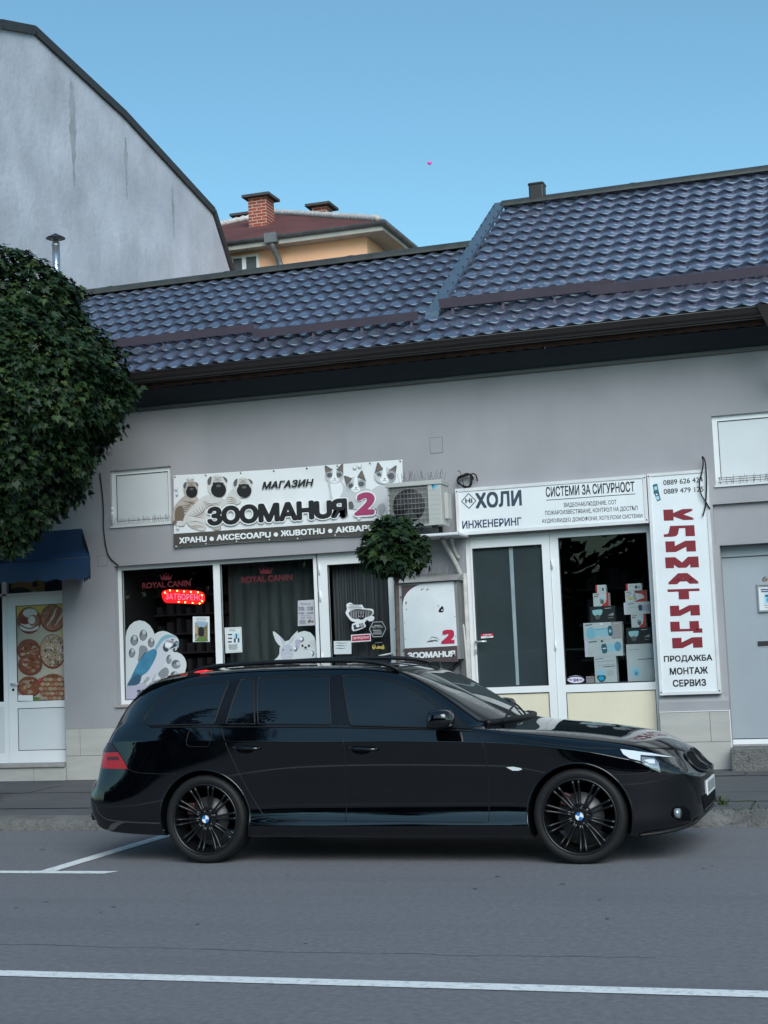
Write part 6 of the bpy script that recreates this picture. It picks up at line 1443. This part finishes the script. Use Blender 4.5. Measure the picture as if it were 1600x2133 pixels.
def crown_mesh(c, prof, n, size, seed, keep=None, lump=.12):
    """prof: (height, radius) outline of the crown; leaves hang on several shells so dark gaps open between clumps"""
    r = random.Random(seed); b = MB(); c = Vector(c)
    zs = [p[0] for p in prof]
    def rad(z): return pchip(prof, z)
    tot = 0
    while tot < n:
        z = r.uniform(zs[0], zs[-1]); R_ = rad(z)
        if r.random() > (R_+.05)/max(p[1] for p in prof): continue
        th = r.uniform(-pi, pi)
        d = Vector((cos(th), sin(th), 0)); k = noise.noise(Vector((cos(th)*2.2+seed, sin(th)*2.2, z*2.6)))*lump*1.4+noise.noise(Vector((cos(th)*5, sin(th)*5+seed, z*6)))*lump*.9
        dep = abs(r.gauss(0, .13))*(1 if r.random() < .75 else 2.6)-(.07 if r.random() < .10 else 0)
        rr_ = max(0, R_+k-dep*min(1, R_*1.2)); p = c+d*rr_+Vector((0,0,z))
        if keep and not keep(p): tot += 1; continue
        sl_ = (rad(min(zs[-1], z+.05))-rad(max(zs[0], z-.05)))/.1
        nr = (d*.75+Vector((0,0,.8-min(1.5, max(-1.5, sl_))*.55))+Vector((r.gauss(0,.5), r.gauss(0,.5), r.gauss(0,.4))))
        tip = d*.75+Vector((r.gauss(0,.55), r.gauss(0,.55), -.6))
        q = noise.noise(Vector((p.x*3, p.y*3, p.z*3))); u = r.random()
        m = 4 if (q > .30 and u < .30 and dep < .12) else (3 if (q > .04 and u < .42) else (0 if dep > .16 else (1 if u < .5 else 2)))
        leaf(b, p, nr, tip, size*r.uniform(.6, 1.15)*(.6 if m == 4 else 1), m, r); tot += 1
    for k in range(int(n/420)):                    # fresh shoots standing out of the clipped outline
        z = r.uniform(zs[0]+.1, zs[-1]-.02); th = r.uniform(-pi, pi); d = Vector((cos(th), sin(th), 0)); p = c+d*rad(z)*.97+Vector((0,0,z)); g = (d+Vector((r.gauss(0,.4), r.gauss(0,.4), r.uniform(-.2,.9)))).normalized(); L = r.uniform(.10,.26)*size/.105
        for q in range(7):
            pp = p+g*L*q/6; leaf(b, pp, g+Vector((0,0,.9)), g+Vector((r.gauss(0,.9), r.gauss(0,.9), -.3)), size*r.uniform(.5,.85), r.choice((1,1,2,3,3)), r)
    return b
def branches(o, top, prof, n, seed, r0):
    r = random.Random(seed); b = MB()
    for k in range(n):
        th = 2*pi*k/n+r.uniform(-.4,.4); z = prof[0][0]+(prof[-1][0]-prof[0][0])*r.uniform(.12,.8); R_ = pchip(prof, z)*.82
        e = Vector(top)+Vector((R_*cos(th), R_*sin(th), z)); s = Vector(top)+Vector((0,0,prof[0][0]*.3+r.uniform(0,.2)))
        m = s.lerp(e, .5)+Vector((0,0,.12)); P = catmull([s, m, e], 4); b.tube(P, [r0*(1-.8*i/(len(P)-1)) for i in range(len(P))], 6)
    return b
# big clipped maple on the left
ty = 14.3; tc = F(-40,860,ty); sc_ = 3150/(ty*1.07)
prof = [(-1.6,.3),(-1.26,.62),(-1.07,.84),(-.87,1.07),(-.63,1.24),(-.39,1.36),(-.1,1.53),(.19,1.60),(.49,1.56),(.78,1.34),(1.07,1.14),(1.26,1.10),(1.46,.96),(1.66,.66),(1.80,.30),(1.86,.08)]
tm = thing('maple_tree', 'large dense round-headed maple tree at the left edge in front of the food shop', 'tree', (tc.x, ty, .11))
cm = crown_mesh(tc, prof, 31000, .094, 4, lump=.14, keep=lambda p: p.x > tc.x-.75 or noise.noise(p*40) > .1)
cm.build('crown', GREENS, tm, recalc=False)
b = branches(tm, tc, prof, 26, 5, .035); b.tube([(tc.x-.02,ty,.05),(tc.x,ty,.9),(tc.x+.02,ty,tc.z-1.2),(tc.x,ty,tc.z-.2)], [.11,.085,.075,.05], 12); b.build('trunk', M_bark, tm)
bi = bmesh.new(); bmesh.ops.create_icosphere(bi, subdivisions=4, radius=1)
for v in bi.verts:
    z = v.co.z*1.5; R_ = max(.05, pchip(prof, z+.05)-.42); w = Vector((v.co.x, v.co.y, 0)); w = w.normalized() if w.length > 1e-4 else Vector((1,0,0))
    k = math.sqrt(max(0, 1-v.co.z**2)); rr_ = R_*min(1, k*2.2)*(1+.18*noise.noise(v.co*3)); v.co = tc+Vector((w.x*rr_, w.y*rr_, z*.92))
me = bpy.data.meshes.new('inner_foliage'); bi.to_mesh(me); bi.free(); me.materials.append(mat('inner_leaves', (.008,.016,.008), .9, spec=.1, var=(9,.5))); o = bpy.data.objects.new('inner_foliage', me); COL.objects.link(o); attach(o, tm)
t3 = tag(bpy.data.objects.new('maple_tree', None), 'unseen dense maple added beyond the left edge to shade the wall', 'tree'); COL.objects.link(t3); t3.location = tm.location+Vector((-3.9, .3, 0))  # out-of-view copy of the big maple, added to darken the left wall
for ch in list(tm.children): c = ch.copy(); COL.objects.link(c); c.parent = t3
# young standard maple in front of the pet-shop door
ty = 14.6; tc2 = F(822,1140,ty)
prof2 = [(-.27,.07),(-.22,.20),(-.1,.29),(.02,.325),(.12,.30),(.2,.24),(.27,.16),(.31,.05)]
t2 = thing('young_maple', 'young maple with a small ball crown on a thin stem by the pet shop door', 'tree', (tc2.x, ty, .11))
crown_mesh(tc2, prof2, 760, .112, 8, lump=.09).build('crown', GREENS[:4], t2, recalc=False)
bt_ = F(829,1380,ty); b = branches(t2, tc2, prof2, 9, 3, .010); b.tube(catmull([(bt_.x+.02,ty,.05),(bt_.x,ty,.9),(bt_.x+.005,ty,1.4),(tc2.x+.005,ty,tc2.z-.25),(tc2.x,ty,tc2.z+.1)],5), .024, 10)
for zz in (1.2,1.37,1.55,1.76): b.tube([(bt_.x+.002,ty,zz-.008),(bt_.x+.002,ty,zz+.008)], .024, 8)
b.build('trunk', M_bark, t2)

# ------------------------------------------------------------------ across the street, behind the photographer (seen in the reflections)
M_fir = mat('fir_green', (.010,.020,.012), .8); M_fir2 = mat('fir_green_light', (.018,.032,.016), .8)
def fir(x, y, h, r0, seed):
    r = random.Random(seed); t = thing('spruce_tree', 'tall dark spruce across the street mirrored in the car windows', 'tree', (x, y, 0), 'spruces across the street')
    MB().tube([(x,y,0),(x,y,h*.95)], [.22,.03], 8).build('trunk', M_bark, t); b = MB(); z = h*.06
    while z < h*.99:
        R_ = r0*(1-z/h)**.8+.12; nb = 11
        for k in range(nb):
            th = 2*pi*k/nb+r.uniform(-.3,.3)+z; L = R_*r.uniform(.7,1.15); d = Vector((cos(th), sin(th), 0)); s = Vector((-d.y, d.x, 0)); o0 = Vector((x,y,z))
            for q in range(5):
                f0, f1 = q/5, (q+1)/5+.12; w0 = L*.22*(1-f0*.7); a0 = o0+d*L*f0+Vector((0,0,-.28*L*f0*f0)); a1 = o0+d*L*f1+Vector((0,0,-.28*L*f1*f1-.06))
                b.add([a0, a0.lerp(a1,.6)+s*w0+Vector((0,0,-.10)), a1, a0.lerp(a1,.6)-s*w0+Vector((0,0,-.10))], [(0,1,2,3)], q % 2)
        z += h*.022+.1
    b.build('crown', [M_fir, M_fir2], t, recalc=False)
for a_ in ((-15.6,-3.8,19.5,4.6,1),(-13.3,-4.2,17.5,3.9,3),(-9.6,-8.5,8.0,2.3,4),(-6.2,-9.5,7.2,2.2,5),(-2.5,-9.8,7.5,2.3,6),(2.5,-9.8,7.0,2.2,7),(7,-10,8,2.5,8)): fir(*a_)
b = MB().box(-45, 30, -12.9, -12.1, 0, 3.6); r = random.Random(40)
for k in range(15000):
    x = r.uniform(-45, 30); y = -12.5+r.gauss(0,.5); hh = 4.6+1.3*noise.noise(Vector((x*.35,0,0))); z = r.uniform(0, hh); s = r.uniform(.15,.35); d = Vector((r.gauss(0,1), r.gauss(0,1), r.gauss(0,1))).normalized(); e = d.orthogonal().normalized(); g = d.cross(e); c = Vector((x,y,z))
    b.add([c-e*s, c-g*s*.6, c+e*s, c+g*s*.6], [(0,1,2,3)], k % 2)
tag(b.build('hedge', [M_fir, M_fir2], recalc=False), 'tall dark overgrown hedge across the street', 'hedge', kind='stuff')
struct(MB().box(-70, 50, -60, -3.5, -.05, .12).build('opposite_verge', mat('verge_grass', (.025,.035,.014), .9, var=(2,.3))))
